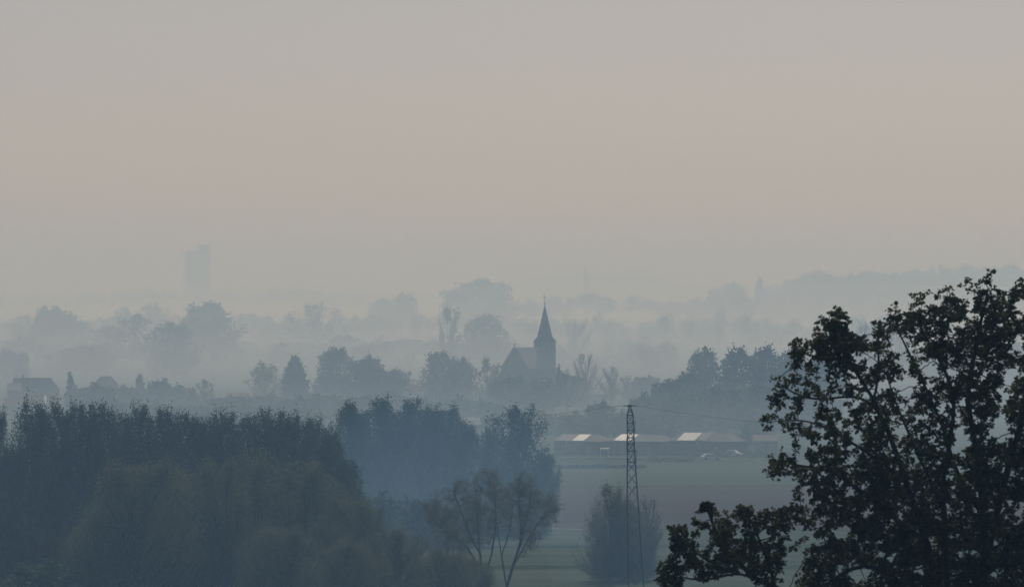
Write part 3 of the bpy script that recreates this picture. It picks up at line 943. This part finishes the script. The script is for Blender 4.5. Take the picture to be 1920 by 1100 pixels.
    def tuft(seed):
        g = np.random.default_rng(seed); VV, FF, n0 = [np.zeros((1, 3))], [], 1      # every leaf hangs on the same twig end
        for k in range(g.integers(6, 9)):
            s = g.uniform(.042, .086)
            az = g.uniform(0, 6.28); el = g.uniform(-.5, 1.1)
            dirv = np.array([math.cos(az) * math.cos(el), math.sin(az) * math.cos(el), math.sin(el)])
            side = unit(np.cross(dirv, g.normal(size=3))); nrm = np.cross(side, dirv)
            b = dirv * g.uniform(.015, .05)
            droop = -.25 * leaf2d[:, 1:2] ** 2 * np.array([[0, 0, 1.0]]) + .22 * np.abs(leaf2d[:, 0:1]) * nrm[None]
            P = b + s * (leaf2d[:, 0:1] * side + leaf2d[:, 1:2] * dirv + droop)
            c = (b + s * .4 * dirv)[None]
            VV.append(np.concatenate([c, P])); m = len(P)
            FF.append(n0 + np.stack([np.zeros(m, int), 1 + np.arange(m), 1 + (np.arange(m) + 1) % m], 1)); FF.append(np.array([[0, n0 + 1, n0 + m]])); n0 += m + 1
        return np.concatenate(VV), np.concatenate(FF)
    T = [tuft(100 + i) for i in range(8)]
    TM = [mesh_np('leaf_cluster', v, f, M['leaf_front']) for v, f in T]
    # tufts at branch ends, along the thinnest twigs and at the points aimed for
    thin = np.where((r < .0085))[0]
    pos = np.concatenate([N[ends], N[rng.choice(thin, min(len(thin), 8600), replace=False)], A3[rng.random(len(A3)) < .6]])
    pos = pos + rng.normal(0, .03, pos.shape)
    sc = rng.uniform(.75, 1.25, len(pos)); kd = rng.integers(0, 8, len(pos)); eu = rng.uniform(-.5, .5, (len(pos), 3)); eu[:, 2] = rng.uniform(0, 6.28, len(pos))
    px = (pos[:, 0] + bx) / PX(d) + 960; py = HORIZON + (CAM_Z - pos[:, 2] - gz) / PX(d)
    vis = (px > 1225) & (px < 1915) & (py < 1095) & (py > 500)
    # those on the outline and nearest the camera show largest
    edge = np.minimum(poly_dist(px, py, main), poly_dist(px, py, low))
    score = np.where(vis, edge + 14 * pos[:, 1], 1e9)
    own = np.argsort(score)[:300]
    ownset = np.zeros(len(pos), bool); ownset[own] = True
    for i in own:
        c = link('leaf_cluster', TM[kd[i]], o, pos[i]); c.rotation_euler = eu[i]; c.scale = (sc[i],) * 3
    VV, FF, n0 = [], [], 0
    for i in np.where(~ownset)[0]:
        a, b, g = eu[i]
        ca, sa, cb, sb, cg, sg = math.cos(a), math.sin(a), math.cos(b), math.sin(b), math.cos(g), math.sin(g)
        Rm = np.array([[cg, -sg, 0], [sg, cg, 0], [0, 0, 1]]) @ np.array([[cb, 0, sb], [0, 1, 0], [-sb, 0, cb]]) @ np.array([[1, 0, 0], [0, ca, -sa], [0, sa, ca]])
        v, f = T[kd[i]]
        VV.append(v @ Rm.T * sc[i] + pos[i]); FF.append(f + n0); n0 += len(v)
    link('foliage', mesh_np('foliage', np.concatenate(VV), np.concatenate(FF), M['leaf_front']), o)['kind'] = 'stuff'
    return len(N), len(pos), n0


print('near tree', near_tree())


# ------------------------------------------------------------------ woods on the far hill
def wood_mass(name, pts, n, size, mat, seed, thick):
    """crowns along a line of (pixel x, pixel y of the crown tops, depth), too far off to tell apart"""
    rng = np.random.default_rng(seed)
    px = np.array([p[0] for p in pts], float); py = np.array([p[1] for p in pts], float); dd = np.array([p[2] for p in pts], float)
    VV, FF, n0 = [], [], 0
    for i in range(n):
        x = rng.uniform(px[0], px[-1]); d = np.interp(x, px, dd) + rng.uniform(-thick, thick)
        zt = Z(np.interp(x, px, py), d) + rng.normal(0, 2.6) + 2.2 * math.sin(x * .021 + seed) + 1.6 * math.sin(x * .053 + 2 * seed)
        wdt = rng.uniform(7, 14); h = rng.uniform(12, 18)
        m = 260
        c = rng.normal(size=(m, 3)); c = unit(c) * rng.random((m, 1)) ** .4
        P = c * np.array([wdt / 2, wdt / 2, h / 2]) + np.array([X(x, d), d, zt - h / 2])
        v, f = leaf_quads(P, size, rng); VV.append(v); FF.append(f + n0); n0 += len(v)
    return tag(link(name, mesh_np(name, np.concatenate(VV), np.concatenate(FF), M[mat])), kind='stuff')


wood_mass('far_wood', [(1430, 545, 6950), (1500, 522, 7000), (1600, 514, 7000), (1760, 504, 7000), (1960, 502, 7000)], 170, 1.1, 'leaf_mid', 1, 220)
wood_mass('far_wood', [(-40, 558, 8600), (300, 550, 8600), (420, 546, 8600), (600, 547, 8600), (700, 556, 8600)], 150, 1.2, 'leaf_mid', 2, 200)
wood_mass('far_wood', [(960, 566, 6000), (1100, 558, 6200), (1250, 560, 6200), (1420, 560, 6000)], 110, 1.0, 'leaf_mid', 3, 250)
wood_mass('far_wood', [(-60, 604, 4900), (200, 600, 4900), (500, 600, 4900), (700, 596, 4900), (1000, 592, 5000)], 240, .9, 'leaf_mid', 4, 420)
wood_mass('far_wood', [(960, 606, 4500), (1250, 604, 4500), (1600, 604, 4400), (1980, 596, 4400)], 200, .8, 'leaf_mid', 5, 420)
wood_mass('far_wood', [(-60, 640, 3300), (200, 650, 3300), (470, 655, 3300), (620, 652, 3250)], 130, .7, 'leaf_mid', 6, 260)
wood_mass('far_wood', [(620, 655, 3100), (850, 650, 3200), (1050, 650, 3200), (1250, 655, 3100)], 110, .7, 'leaf_mid', 7, 260)


# ------------------------------------------------------------------ buildings
def hipped_roof(mb, w_, d_, z0, z1, hip_l, hip_r, over=.4):
    a, b = w_ / 2 + over, d_ / 2 + over
    l, r = -a + hip_l, a - hip_r
    A, B, C, D = (-a, -b, z0), (a, -b, z0), (a, b, z0), (-a, b, z0); E, Fp = (l, 0, z1), (r, 0, z1)
    mb.face([A, B, Fp, E]); mb.face([C, D, E, Fp]); mb.face([B, C, Fp]); mb.face([D, A, E]); mb.face([A, D, C, B])
    return mb


def house(name, label, cat, px, d, w_, dp, wall_h, roof_h, rz, wall, roof, hips=(0, 0), chimney=None, windows=(), group=None, door=None):
    """house whose ground-plan centre stands at pixel column px, d metres off"""
    o = empty(name, (X(px, d), d, 0), rz); tag(o, label, cat, group)
    wl = MB().box(-w_ / 2, w_ / 2, -dp / 2, dp / 2, -.2, wall_h)
    if not hips[0]: wl.face([(-w_ / 2, -dp / 2, wall_h), (-w_ / 2, 0, wall_h + roof_h - .1), (-w_ / 2, dp / 2, wall_h)])
    if not hips[1]: wl.face([(w_ / 2, -dp / 2, wall_h), (w_ / 2, dp / 2, wall_h), (w_ / 2, 0, wall_h + roof_h - .1)])
    wl.build('wall', M[wall], o)
    rf = hipped_roof(MB(), w_, dp, wall_h + .02, wall_h + roof_h, hips[0], hips[1], .35).build('roof', M[roof], o)
    if chimney is not None:
        MB().box(chimney - .4, chimney + .4, -.35, .35, wall_h + roof_h - 1.0, wall_h + roof_h + .9).build('chimney', M['brick'], rf)
    for x0, z0, ww, hh in windows:
        y = -dp / 2
        f = MB()
        for q in ((x0 - .08, x0, z0 - .08, z0 + hh + .08), (x0 + ww, x0 + ww + .08, z0 - .08, z0 + hh + .08), (x0, x0 + ww, z0 - .08, z0), (x0, x0 + ww, z0 + hh, z0 + hh + .08), (x0 + ww / 2 - .03, x0 + ww / 2 + .03, z0, z0 + hh)):
            f.box(q[0], q[1], y - .06, y + .02, q[2], q[3])
        fo = f.build('window', M['white'], o)
        MB().box(x0, x0 + ww, y - .02, y + .03, z0, z0 + hh).build('pane', M['glass'], fo)
    if door:
        MB().box(door, door + 1.0, -dp / 2 - .04, -dp / 2 + .05, 0, 2.1).build('door', M['wood'], o)
    return o, rf


def roof_panel(rf, w_, dp, wall_h, roof_h, x0, x1, t0, t1, mat, name='roof_panel'):
    """a sheet lying on the camera-side slope between eave fraction t0 and ridge fraction t1"""
    b = dp / 2 + .35
    def pt(x, t, o): return (x, -b + t * b + 0, wall_h + .02 + t * roof_h + o)
    p = [pt(x0, t0, .03), pt(x1, t0, .03), pt(x1, t1, .03), pt(x0, t1, .03), pt(x0, t0, .09), pt(x1, t0, .09), pt(x1, t1, .09), pt(x0, t1, .09)]
    return MB().hexa(p).build(name, M[mat], rf)


# church
def church():
    D = 2000.0; th = R(30)
    ax = np.array([math.sin(th), math.cos(th)])                      # nave axis, away from the viewer and to the right
    g0 = np.array([X(965, D), D])                                    # gable foot centre
    # local frame: +y along the axis, +x towards the viewer's right
    o = empty('church', (g0[0], g0[1], 0), -th); tag(o, 'stone village church with a pointed spire and steep slate roof', 'church')
    hw, L = 4.8, 17.0
    ze, zr = Z(690, D), Z(653, D)
    MB().box(-hw, hw, 0, L, -.2, ze).build('nave_wall', M['stone'], o)
    # gable with a raised coping
    gb = MB(); t = .5
    for ya, yb in ((-.25, .35),):
        P = [(-hw - .3, ze - .1), (hw + .3, ze - .1), (.35, zr + .35), (-.35, zr + .35)]
        gb.hexa([(P[0][0], ya, P[0][1]), (P[1][0], ya, P[1][1]), (P[1][0], yb, P[1][1]), (P[0][0], yb, P[0][1]), (P[3][0], ya, P[3][1]), (P[2][0], ya, P[2][1]), (P[2][0], yb, P[2][1]), (P[3][0], yb, P[3][1])])
    go = gb.build('gable', M['stone'], o)
    MB().box(-.09, .09, -.04, .14, zr + .35, zr + 1.7).box(-.42, .42, -.04, .14, zr + 1.05, zr + 1.25).build('cross', M['stone'], go)
    win = MB().box(-.7, .7, -.33, -.26, 3.2, 7.2)
    win.face([(-.7, -.33, 7.2), (.7, -.33, 7.2), (0, -.33, 8.4)])
    win.build('window', M['glass'], go)
    rf = MB(); ov = .45
    for s in (-1, 1):
        a, b = (s * (hw + ov), .4, ze - .35), (s * (hw + ov), L, ze - .35)
        c, e = (0, L, zr), (0, .4, zr)
        rf.hexa([a, b, (b[0], b[1], b[2] + .25), (a[0], a[1], a[2] + .25), e, c, (c[0], c[1], c[2] + .25), (e[0], e[1], e[2] + .25)])
    rf.build('roof', M['slate_grey'], o)
    for y in (3.5, 7.5, 11.5):
        wn = MB().box(hw - .05, hw + .04, y - .55, y + .55, 4.0, 8.2); wn.face([(hw + .04, y - .55, 8.2), (hw + .04, y + .55, 8.2), (hw + .04, y, 9.2)])
        wn.build('window', M['glass'], o)
        MB().box(hw + .02, hw + .9, y + 1.6, y + 2.3, -.2, 8.2).build('buttress', M['stone'], o)
    # lower aisle on the left with a lean-to roof
    MB().box(-hw - 4.2, -hw - .01, .6, L - 1, -.2, 6.6).build('aisle_wall', M['stone'], o)
    MB().hexa([(-hw - 4.6, .3, 6.5), (-hw - .02, .3, ze - 1.6), (-hw - .02, L - .8, ze - 1.6), (-hw - 4.6, L - .8, 6.5), (-hw - 4.6, .3, 6.75), (-hw - .02, .3, ze - 1.3), (-hw - .02, L - .8, ze - 1.3), (-hw - 4.6, L - .8, 6.75)]).build('aisle_roof', M['slate'], o)
    # tower
    tc = np.array([X(1021.5, D + 18), D + 18.0]) - g0
    cx = tc[0] * math.cos(th) - tc[1] * math.sin(th)
    cy = tc[0] * math.sin(th) + tc[1] * math.cos(th)
    zt = Z(640, D + 18); a = 2.5
    MB().box(cx - a, cx + a, cy - a, cy + a, -.2, zt).build('tower', M['stone'], o)
    for (dx, dy) in ((0, -1), (1, 0), (-1, 0)):
        m = MB(); q = a + .05
        if dx == 0: m.box(cx - .55, cx + .55, cy - q, cy - a + .1, zt - 3.6, zt - 1.2)
        else: m.box(cx + dx * (a - .1) if dx > 0 else cx - q, cx + q if dx > 0 else cx - a + .1, cy - .55, cy + .55, zt - 3.6, zt - 1.2)
        m.build('louvre', M['dark_wall'], o)
    sp = MB(); e = a + .28; z1 = zt + 1.35; r1 = 2.5
    sq = [(cx + sx * e, cy + sy * e, zt - .1) for sx, sy in ((-1, -1), (1, -1), (1, 1), (-1, 1))]
    oc = [(cx + r1 * math.cos(R(-112.5 + 45 * i)), cy + r1 * math.sin(R(-112.5 + 45 * i)), z1) for i in range(8)]
    for i in range(4):
        A, B = sq[i], sq[(i + 1) % 4]
        p, q, n = oc[2 * i], oc[(2 * i + 1) % 8], oc[(2 * i + 2) % 8]
        sp.face([A, B, q, p]); sp.face([B, n, q])
    sp.face(list(reversed(sq)))
    skirt = sp.build('spire_skirt', M['slate'], o)
    tip = (cx, cy, Z(570, D + 18))
    sp = MB(); r2 = 2.4
    oc = [(cx + r2 * math.cos(R(-112.5 + 45 * i)), cy + r2 * math.sin(R(-112.5 + 45 * i)), z1 - .05) for i in range(8)]
    for i in range(8): sp.face([oc[i], oc[(i + 1) % 8], tip])
    spo = sp.build('spire', M['slate'], o)
    zx = tip[2]; zz = Z(549, D + 18)
    MB().bar((cx, cy, zx - .8), (cx, cy, zz), .09, .05, 6).box(cx - .75, cx + .75, cy - .06, cy + .06, zz - 1.5, zz - 1.3).bar((cx, cy, zx + .05), (cx, cy, zx + .45), .3, .3, 8).build('spire_cross', M['steel'], spo)
    # chancel-side lean-to at the right of the tower
    MB().box(cx + a + .02, cx + a + 4.5, cy - 2.2, cy + 3, -.2, 7.5).build('vestry_wall', M['stone'], o)
    MB().hexa([(cx + a + 4.9, cy - 2.6, 7.4), (cx + a + 4.9, cy + 3.4, 7.4), (cx + a + .03, cy + 3.4, 11.2), (cx + a + .03, cy - 2.6, 11.2), (cx + a + 4.9, cy - 2.6, 7.65), (cx + a + 4.9, cy + 3.4, 7.65), (cx + a + .03, cy + 3.4, 11.45), (cx + a + .03, cy - 2.6, 11.45)]).build('vestry_roof', M['slate'], o)
church()

VIL = 'houses of the church village'
house('house', 'long dark-roofed house right of the church tower', 'house', 1072, 1990, 11, 9, Z(733, 1990), Z(704, 1990) - Z(733, 1990), R(6), 'brick', 'tile_dark', (0, 3.5), windows=[(-3, 1, 1, 1.2)], group=VIL)
house('farm_annex', 'low pale-walled annex with a grey roof beside the leafless tree', 'annex', 1122, 1985, 5.4, 6, Z(738, 1985), Z(730, 1985) - Z(738, 1985), 0, 'render', 'slate_grey', (0, 0), windows=[(-1.6, .8, .9, 1.1)], group=VIL)
house('house', 'long house with dark tiled roof and hipped right end at left', 'house', 68, 1960, 14, 9, Z(732, 1960), Z(708, 1960) - Z(732, 1960), R(4), 'brick', 'tile_dark', (.5, 3), chimney=-4, windows=[(-4, 1, 1.1, 1.2), (1, 1, 1.1, 1.2)], group=VIL)
house('house', 'small house with pale grey roof at the left edge', 'house', 27, 1900, 3.6, 6, Z(731, 1900), Z(718, 1900) - Z(731, 1900), 0, 'render', 'pale_roof', (.2, .2), group=VIL)
o, rf = house('house', 'wide low house with reddish roof and a glint painted as a white strip at left above the poplars', 'house', 58, 1830, 16, 9, Z(760, 1830), Z(740, 1830) - Z(760, 1830), R(8), 'brick', 'tile', (2.5, 2.5), chimney=3, group=VIL)
roof_panel(rf, 16, 9, Z(760, 1830), Z(740, 1830) - Z(760, 1830), 3.6, 4.3, .25, .95, 'sheet', 'skylight_glint')  # white strip on the slope, a roof glint put into the colour
house('house', 'small house with a hipped red roof behind the dark rounded tree', 'house', 198, 2010, 7, 7, Z(722, 2010), Z(705, 2010) - Z(722, 2010), R(10), 'brick', 'tile_dark', (2.2, 2.2), group=VIL)
house('house', 'house with pale red roof low behind the hedgerow', 'house', 446, 1930, 8, 7, Z(748, 1930), Z(736, 1930) - Z(748, 1930), 0, 'brick', 'tile', (1.5, 1.5), group=VIL)
o, rf = house('house', 'house with one pale roof side between the spreading tree and the joined green pair', 'house', 768, 2060, 7, 7, Z(724, 2060), Z(712, 2060) - Z(724, 2060), R(12), 'brick', 'tile', (0, 0), group=VIL)
roof_panel(rf, 7, 7, Z(724, 2060), Z(712, 2060) - Z(724, 2060), -.2, 1.8, .3, .75, 'pale_roof')
house('house', 'house with reddish gable behind the copper beech', 'house', 708, 2040, 6, 6, Z(728, 2040), Z(716, 2040) - Z(728, 2040), R(40), 'brick', 'tile', (0, 0), group=VIL)
o, rf = house('house', 'house with a bright white roof peeping over the poplar clump', 'house', 876, 1500, 6, 6, Z(802, 1500), Z(782, 1500) - Z(802, 1500), R(10), 'render', 'sheet_grey', (0, 0), group=VIL)
roof_panel(rf, 6, 6, Z(802, 1500), Z(782, 1500) - Z(802, 1500), -2.0, 2.9, .3, .97, 'sheet')

# row of sheds beyond the field
SHED = 'sheds in a row beyond the field'
def shed(label, x0, x1, yr, ye, d, rz, panels, hips, wins=()):
    wd = (x1 - x0) * PX(d) / math.cos(rz) * .96
    wh, rh = Z(ye, d), Z(yr, d) - Z(ye, d)
    o, rf = house('shed', label, 'shed', (x0 + x1) / 2, d + 4, wd, 7.0, wh, rh, rz, 'dark_wall', 'sheet_grey', hips, windows=wins, group=SHED, door=wd * .22)
    for a, b, m in panels: roof_panel(rf, wd, 7.0, wh, rh, -wd / 2 + a * wd, -wd / 2 + b * wd, .04, .96, m)  # the white panels have the sun's glint painted in as base colour
    return o
shed('leftmost dark shed with pale roof and one roof panel coloured white as sun glint', 1052, 1140, 815, 827, 1400, R(-30), [(.02, .38, 'slate_grey'), (.40, .66, 'sheet')], (1.2, 2.5), [(-2.6, 1, .5, 2.0), (-1.6, 1, .5, 2.0), (-.6, 1, .5, 2.0)])
shed('middle dark shed behind the pylon with a roof panel coloured white as sun glint', 1152, 1258, 815, 827, 1400, R(-30), [(.12, .44, 'sheet')], (2.0, 2.5))
shed('rightmost dark shed with a grey roof panel and a wide one coloured white as sun glint', 1266, 1388, 812, 827, 1395, R(-30), [(.14, .42, 'sheet'), (.43, .60, 'slate_grey')], (2.0, 3.0), [(-.9, 2.6, .5, .9)])
house('house', 'small pink-walled house right of the sheds', 'house', 1436, 1440, 5, 5, Z(826, 1440), 1.3, 0, 'pink', 'tile_dark', (0, 0), door=-.5)

# garden clutter before the sheds
o = empty('garden_wall', (X(1126, 1370), 1370, 0)); tag(o, 'low white wall along the far edge of the field left of the pylon', 'wall')
wl = 158 * PX(1370)
for i in range(9):
    MB().box(-wl / 2 + i * wl / 9, -wl / 2 + (i + 1) * wl / 9 - .04, -.12, .12, -.1, .42).build('panel', M['render'], o)
MB().box(-wl / 2, wl / 2, -.18, .18, .42, .5).build('coping', M['white'], o)


def hedge(label, x0, x1, y, h, wdt, seed, mat):
    d = depth_of(y); rng = np.random.default_rng(seed); L = (x1 - x0) * PX(d); n = int(L * 70)
    P = np.stack([rng.uniform(-L / 2, L / 2, n), rng.uniform(-wdt / 2, wdt / 2, n), h * rng.random(n) ** .7], 1)
    P[:, 2] *= .85 + .2 * np.sin(P[:, 0] * .8 + seed) * np.cos(P[:, 0] * .33)
    v, f = leaf_quads(P, .22, rng)
    o = link('hedge', mesh_np('hedge', v, f, M[mat]), None, (X((x0 + x1) / 2, d), d, 0))
    return tag(o, label, 'hedge', 'hedges along the field')
hedge('dark clipped hedge below the white garden wall', 1040, 1212, 878, .9, 1.5, 1, 'leaf_dark')
hedge('low green hedge in front of the middle shed', 1215, 1300, 866, .9, 1.4, 2, 'leaf_mid')
hedge('low hedge behind the white car', 1300, 1400, 856, 1.1, 1.4, 3, 'leaf_mid')
hedge('low hedge in front of the pink house', 1400, 1500, 858, 1.4, 1.6, 4, 'leaf_dark')

o = empty('garden_canopy', (X(1134, 1385), 1385, 0)); tag(o, 'small white canopy on thin posts in front of the leftmost shed', 'canopy')
MB().hexa([(-1, -.9, 1.75), (1, -.9, 1.75), (1, .9, 1.95), (-1, .9, 1.95), (-1, -.9, 1.82), (1, -.9, 1.82), (1, .9, 2.02), (-1, .9, 2.02)]).build('cover', M['pale_roof'], o)
for x in (-.85, .85):
    for y in (-.75, .75): MB().box(x - .04, x + .04, y - .04, y + .04, -.1, 1.78 + (y > 0) * .16).build('post', M['white'], o)

o = empty('paddock_fence', (X(1302, 1376), 1376, 0)); tag(o, 'wooden paddock fence in front of the rightmost shed', 'fence')
for i in range(8):
    MB().box(-2.6 + i * .74 - .06, -2.6 + i * .74 + .06, -.06, .06, -.1, 1.45).build('post', M['wood'], o)
for z in (.5, .95, 1.3): MB().box(-2.7, 2.7, .065, .1, z - .06, z + .06).build('rail', M['wood'], o)


def car(label, px, y, L, rz, mat):
    d = depth_of(y); o = empty('parked_car', (X(px, d), d, 0), rz); tag(o, label, 'car', 'vehicles by the sheds')
    h = 1.45; w2 = .85
    pr = [(-.5, .3), (.5, .3), (.5, .62), (.46, .72), (.24, .8), (.12, 1.38 / h), (-.28, 1.42 / h), (-.42, .86), (-.5, .78)]
    pr = [(-.5 * L, .28), (.5 * L, .28), (.5 * L, .7), (.46 * L, .82), (.22 * L, .92), (.10 * L, 1.4), (-.3 * L, 1.44), (-.43 * L, .98), (-.5 * L, .9)]
    b = MB(); n = len(pr)
    b.face([(x, -w2, z) for x, z in pr]); b.face([(x, w2, z) for x, z in reversed(pr)])
    for i in range(n):
        (x0, z0), (x1, z1) = pr[i], pr[(i + 1) % n]
        b.face([(x0, -w2, z0), (x0, w2, z0), (x1, w2, z1), (x1, -w2, z1)])
    b.build('body', M[mat], o)
    for s in (-1, 1):
        g = [(.19 * L, .95), (.095 * L, 1.33), (-.27 * L, 1.36), (-.38 * L, 1.0)]
        y0 = s * (w2 + .008)
        MB().hexa([(g[0][0], y0 - .006, g[0][1]), (g[3][0], y0 - .006, g[3][1]), (g[3][0], y0 + .006, g[3][1]), (g[0][0], y0 + .006, g[0][1]), (g[1][0], y0 - .006, g[1][1]), (g[2][0], y0 - .006, g[2][1]), (g[2][0], y0 + .006, g[2][1]), (g[1][0], y0 + .006, g[1][1])]).build('window', M['glass'], o)
        for x in (-.31, .31):
            wv = MB().bar((x * L, s * (w2 - .2), .32), (x * L, s * (w2 + .02), .32), .32, .32, 12).build('wheel', M['rubber'], o)
    return o
car('white car parked in front of the rightmost shed', 1333, 863, 4.1, R(12), 'white')
car('white car parked further back at the right end of the sheds', 1376, 856, 4.0, R(-20), 'white')

o = empty('livestock_trailer', (X(1388, 1405), 1405, 0), R(15)); tag(o, 'pale low trailer beside the sapling at the right end of the sheds', 'trailer', 'vehicles by the sheds')
MB().box(-1.6, 1.6, -.9, .9, .6, 1.75).build('body', M['render'], o)
MB().box(-1.7, 1.7, -1, 1, 1.75, 1.85).build('roof', M['sheet'], o)
for s in (-1, 1): MB().bar((0, s * .92, .34), (0, s * 1.12, .34), .34, .34, 12).build('wheel', M['rubber'], o)
MB().bar((1.6, 0, .62), (2.7, 0, .5), .05, .05, 6).build('drawbar', M['steel'], o)

# tower block and steeple on the skyline
def tower_block():
    d = 8850.0; o = empty('tower_block', (X(370, d), d, 0)); tag(o, 'tall pale tower block with a raised right part in the mist', 'tower block')
    w0, w1 = X(346, d) - X(370, d), X(394, d) - X(370, d)
    xs = X(371, d) - X(370, d); dp = 16
    zl, zr = Z(472, d), Z(459, d)
    MB().box(w0, xs, -dp / 2, dp / 2, -.5, zl).build('main_block', M['concrete'], o)
    MB().box(xs + .02, w1, -dp / 2 - .6, dp / 2, -.5, zr).build('stair_block', M['concrete'], o)
    nf = int(zl // 3.1)
    wm = MB().box(0, 2.0, -.08, .06, 0, 1.5).mesh('window', M['glass'])
    for f in range(2, nf):
        for k in range(4):
            c = link('window', wm, o, (w0 + 1.2 + k * (xs - w0 - 1) / 4, -dp / 2, f * 3.1 + .9))
    MB().box(w0 + 3, w0 + 8, -3, 3, zl, zl + 2).build('roof_housing', M['concrete'], o)
tower_block()

d = 8000.0
o = empty('steeple', (X(1098, d), d, 0)); tag(o, 'very faint thin steeple on the skyline right of the church', 'steeple')
a = 2.4; zt = Z(528, d)
MB().box(-a, a, -a, a, -.5, zt).build('tower', M['stone'], o)
s = MB(); tip = (0, 0, Z(488, d))
for i in range(4):
    q = [(-a - .3, -a - .3), (a + .3, -a - .3), (a + .3, a + .3), (-a - .3, a + .3)]
    s.face([(*q[i], zt), (*q[(i + 1) % 4], zt), tip])
s.build('spire', M['slate'], o)


# ------------------------------------------------------------------ pylon and wires
def pylon():
    d = 770.0; p = PX(d)
    o = empty('pylon', (X(1184, d), d, 0)); tag(o, 'lattice steel power pylon standing in the meadow', 'pylon')
    def at(px, py): return ((px - 1184) * p, Z(py, d))
    # outline: row, left, right
    rows = [(765, 1179, 1183.5), (778, 1176, 1187), (793, 1176, 1187.5), (806, 1176.5, 1188.5), (820, 1176.5, 1188.5), (832, 1176.5, 1189), (845, 1176.5, 1190),
            (866, 1176.5, 1191), (886, 1176, 1192.5), (908, 1176, 1194), (932, 1176, 1195.5), (958, 1176, 1197.5), (985, 1176.5, 1199), (1014, 1177, 1201), (1045, 1177.5, 1203), (1078, 1178, 1205.5), (1112, 1178, 1208)]
    lv = []
    for y, l, r_ in rows:
        x0, z = at(l, y); x1, _ = at(r_, y)
        if y == rows[-1][0]: z = -.1
        hw = (x1 - x0) / 2
        lv.append([(x0, -hw, z), (x1, -hw, z), (x1, hw, z), (x0, hw, z)])
    for c in range(4):
        m = MB()
        for i in range(len(lv) - 1): m.bar(lv[i][c], lv[i + 1][c], .10, .105)
        m.build('leg', M['steel'], o)
    for i in range(len(lv) - 1):
        for c in range(4):
            a, b = c, (c + 1) % 4
            if i and i <= 7:
                MB().bar(lv[i][a], lv[i][b], .085).build('strut', M['steel'], o)
            f = i % 2
            MB().bar(lv[i][a], lv[i + 1][b], .048).build('brace', M['steel'], o)
            if i < 10: MB().bar(lv[i][b], lv[i + 1][a], .048).build('brace', M['steel'], o)
    x0, z = at(1176.5, 758)
    MB().box(at(1177.5, 0)[0], at(1184, 0)[0], -.3, .3, at(0, 764)[1], at(0, 758.5)[1]).build('head', M['steel'], o)
    cx, zc = at(1181, 761)
    MB().box(cx - .75, cx + .75, -.07, .07, zc - .02, zc + .1).build('crossarm', M['steel'], o)
    for x, y in ((1191, 793), (1191.5, 806), (1174, 820), (1174, 845), (1193.5, 845)):
        a, zz = at(x, y); cxx = at(1182, 0)[0]
        MB().box(min(a, cxx), max(a, cxx), -.9, -.8, zz - .05, zz + .05).build('step_bracket', M['steel'], o)
    for x, ya, yb in ((1190.5, 788, 812), (1174.5, 820, 842), (1193, 845, 868)):
        a, z1 = at(x, ya); _, z2 = at(x, yb)
        MB().bar((a, -.85, z1), (a, -.85, z2), .03).build('downlead', M['steel'], o)
    return cx, zc, d
cx, zc, d = pylon()
X0 = X(1184, d)
for k, (dy, nm) in enumerate(((-.6, 'nearest'), (0, 'middle'), (.6, 'farthest'))):
    for sgn, lab, end in ((1, 'right', (X(1760, 900), 900.0, Z(800, 900))), (-1, 'left', (X(700, 1560), 1560.0, 4.0))):
        P = []
        a = np.array([X0 + cx + sgn * .6, d + dy, zc + .1]); b = np.array([end[0], end[1] + dy, end[2]])
        for t in np.linspace(0, 1, 25):
            q = a + (b - a) * t; q[2] -= 4 * 1.1 * t * (1 - t); P.append(q)
        v, f = tubes([(np.array(P), np.full(25, .006))], 4)
        tag(link('power_cable', mesh_np('power_cable', v, f, M['steel'])), '%s of three thin power cables running %s from the pylon head' % (nm, lab), 'cable', 'power cables')
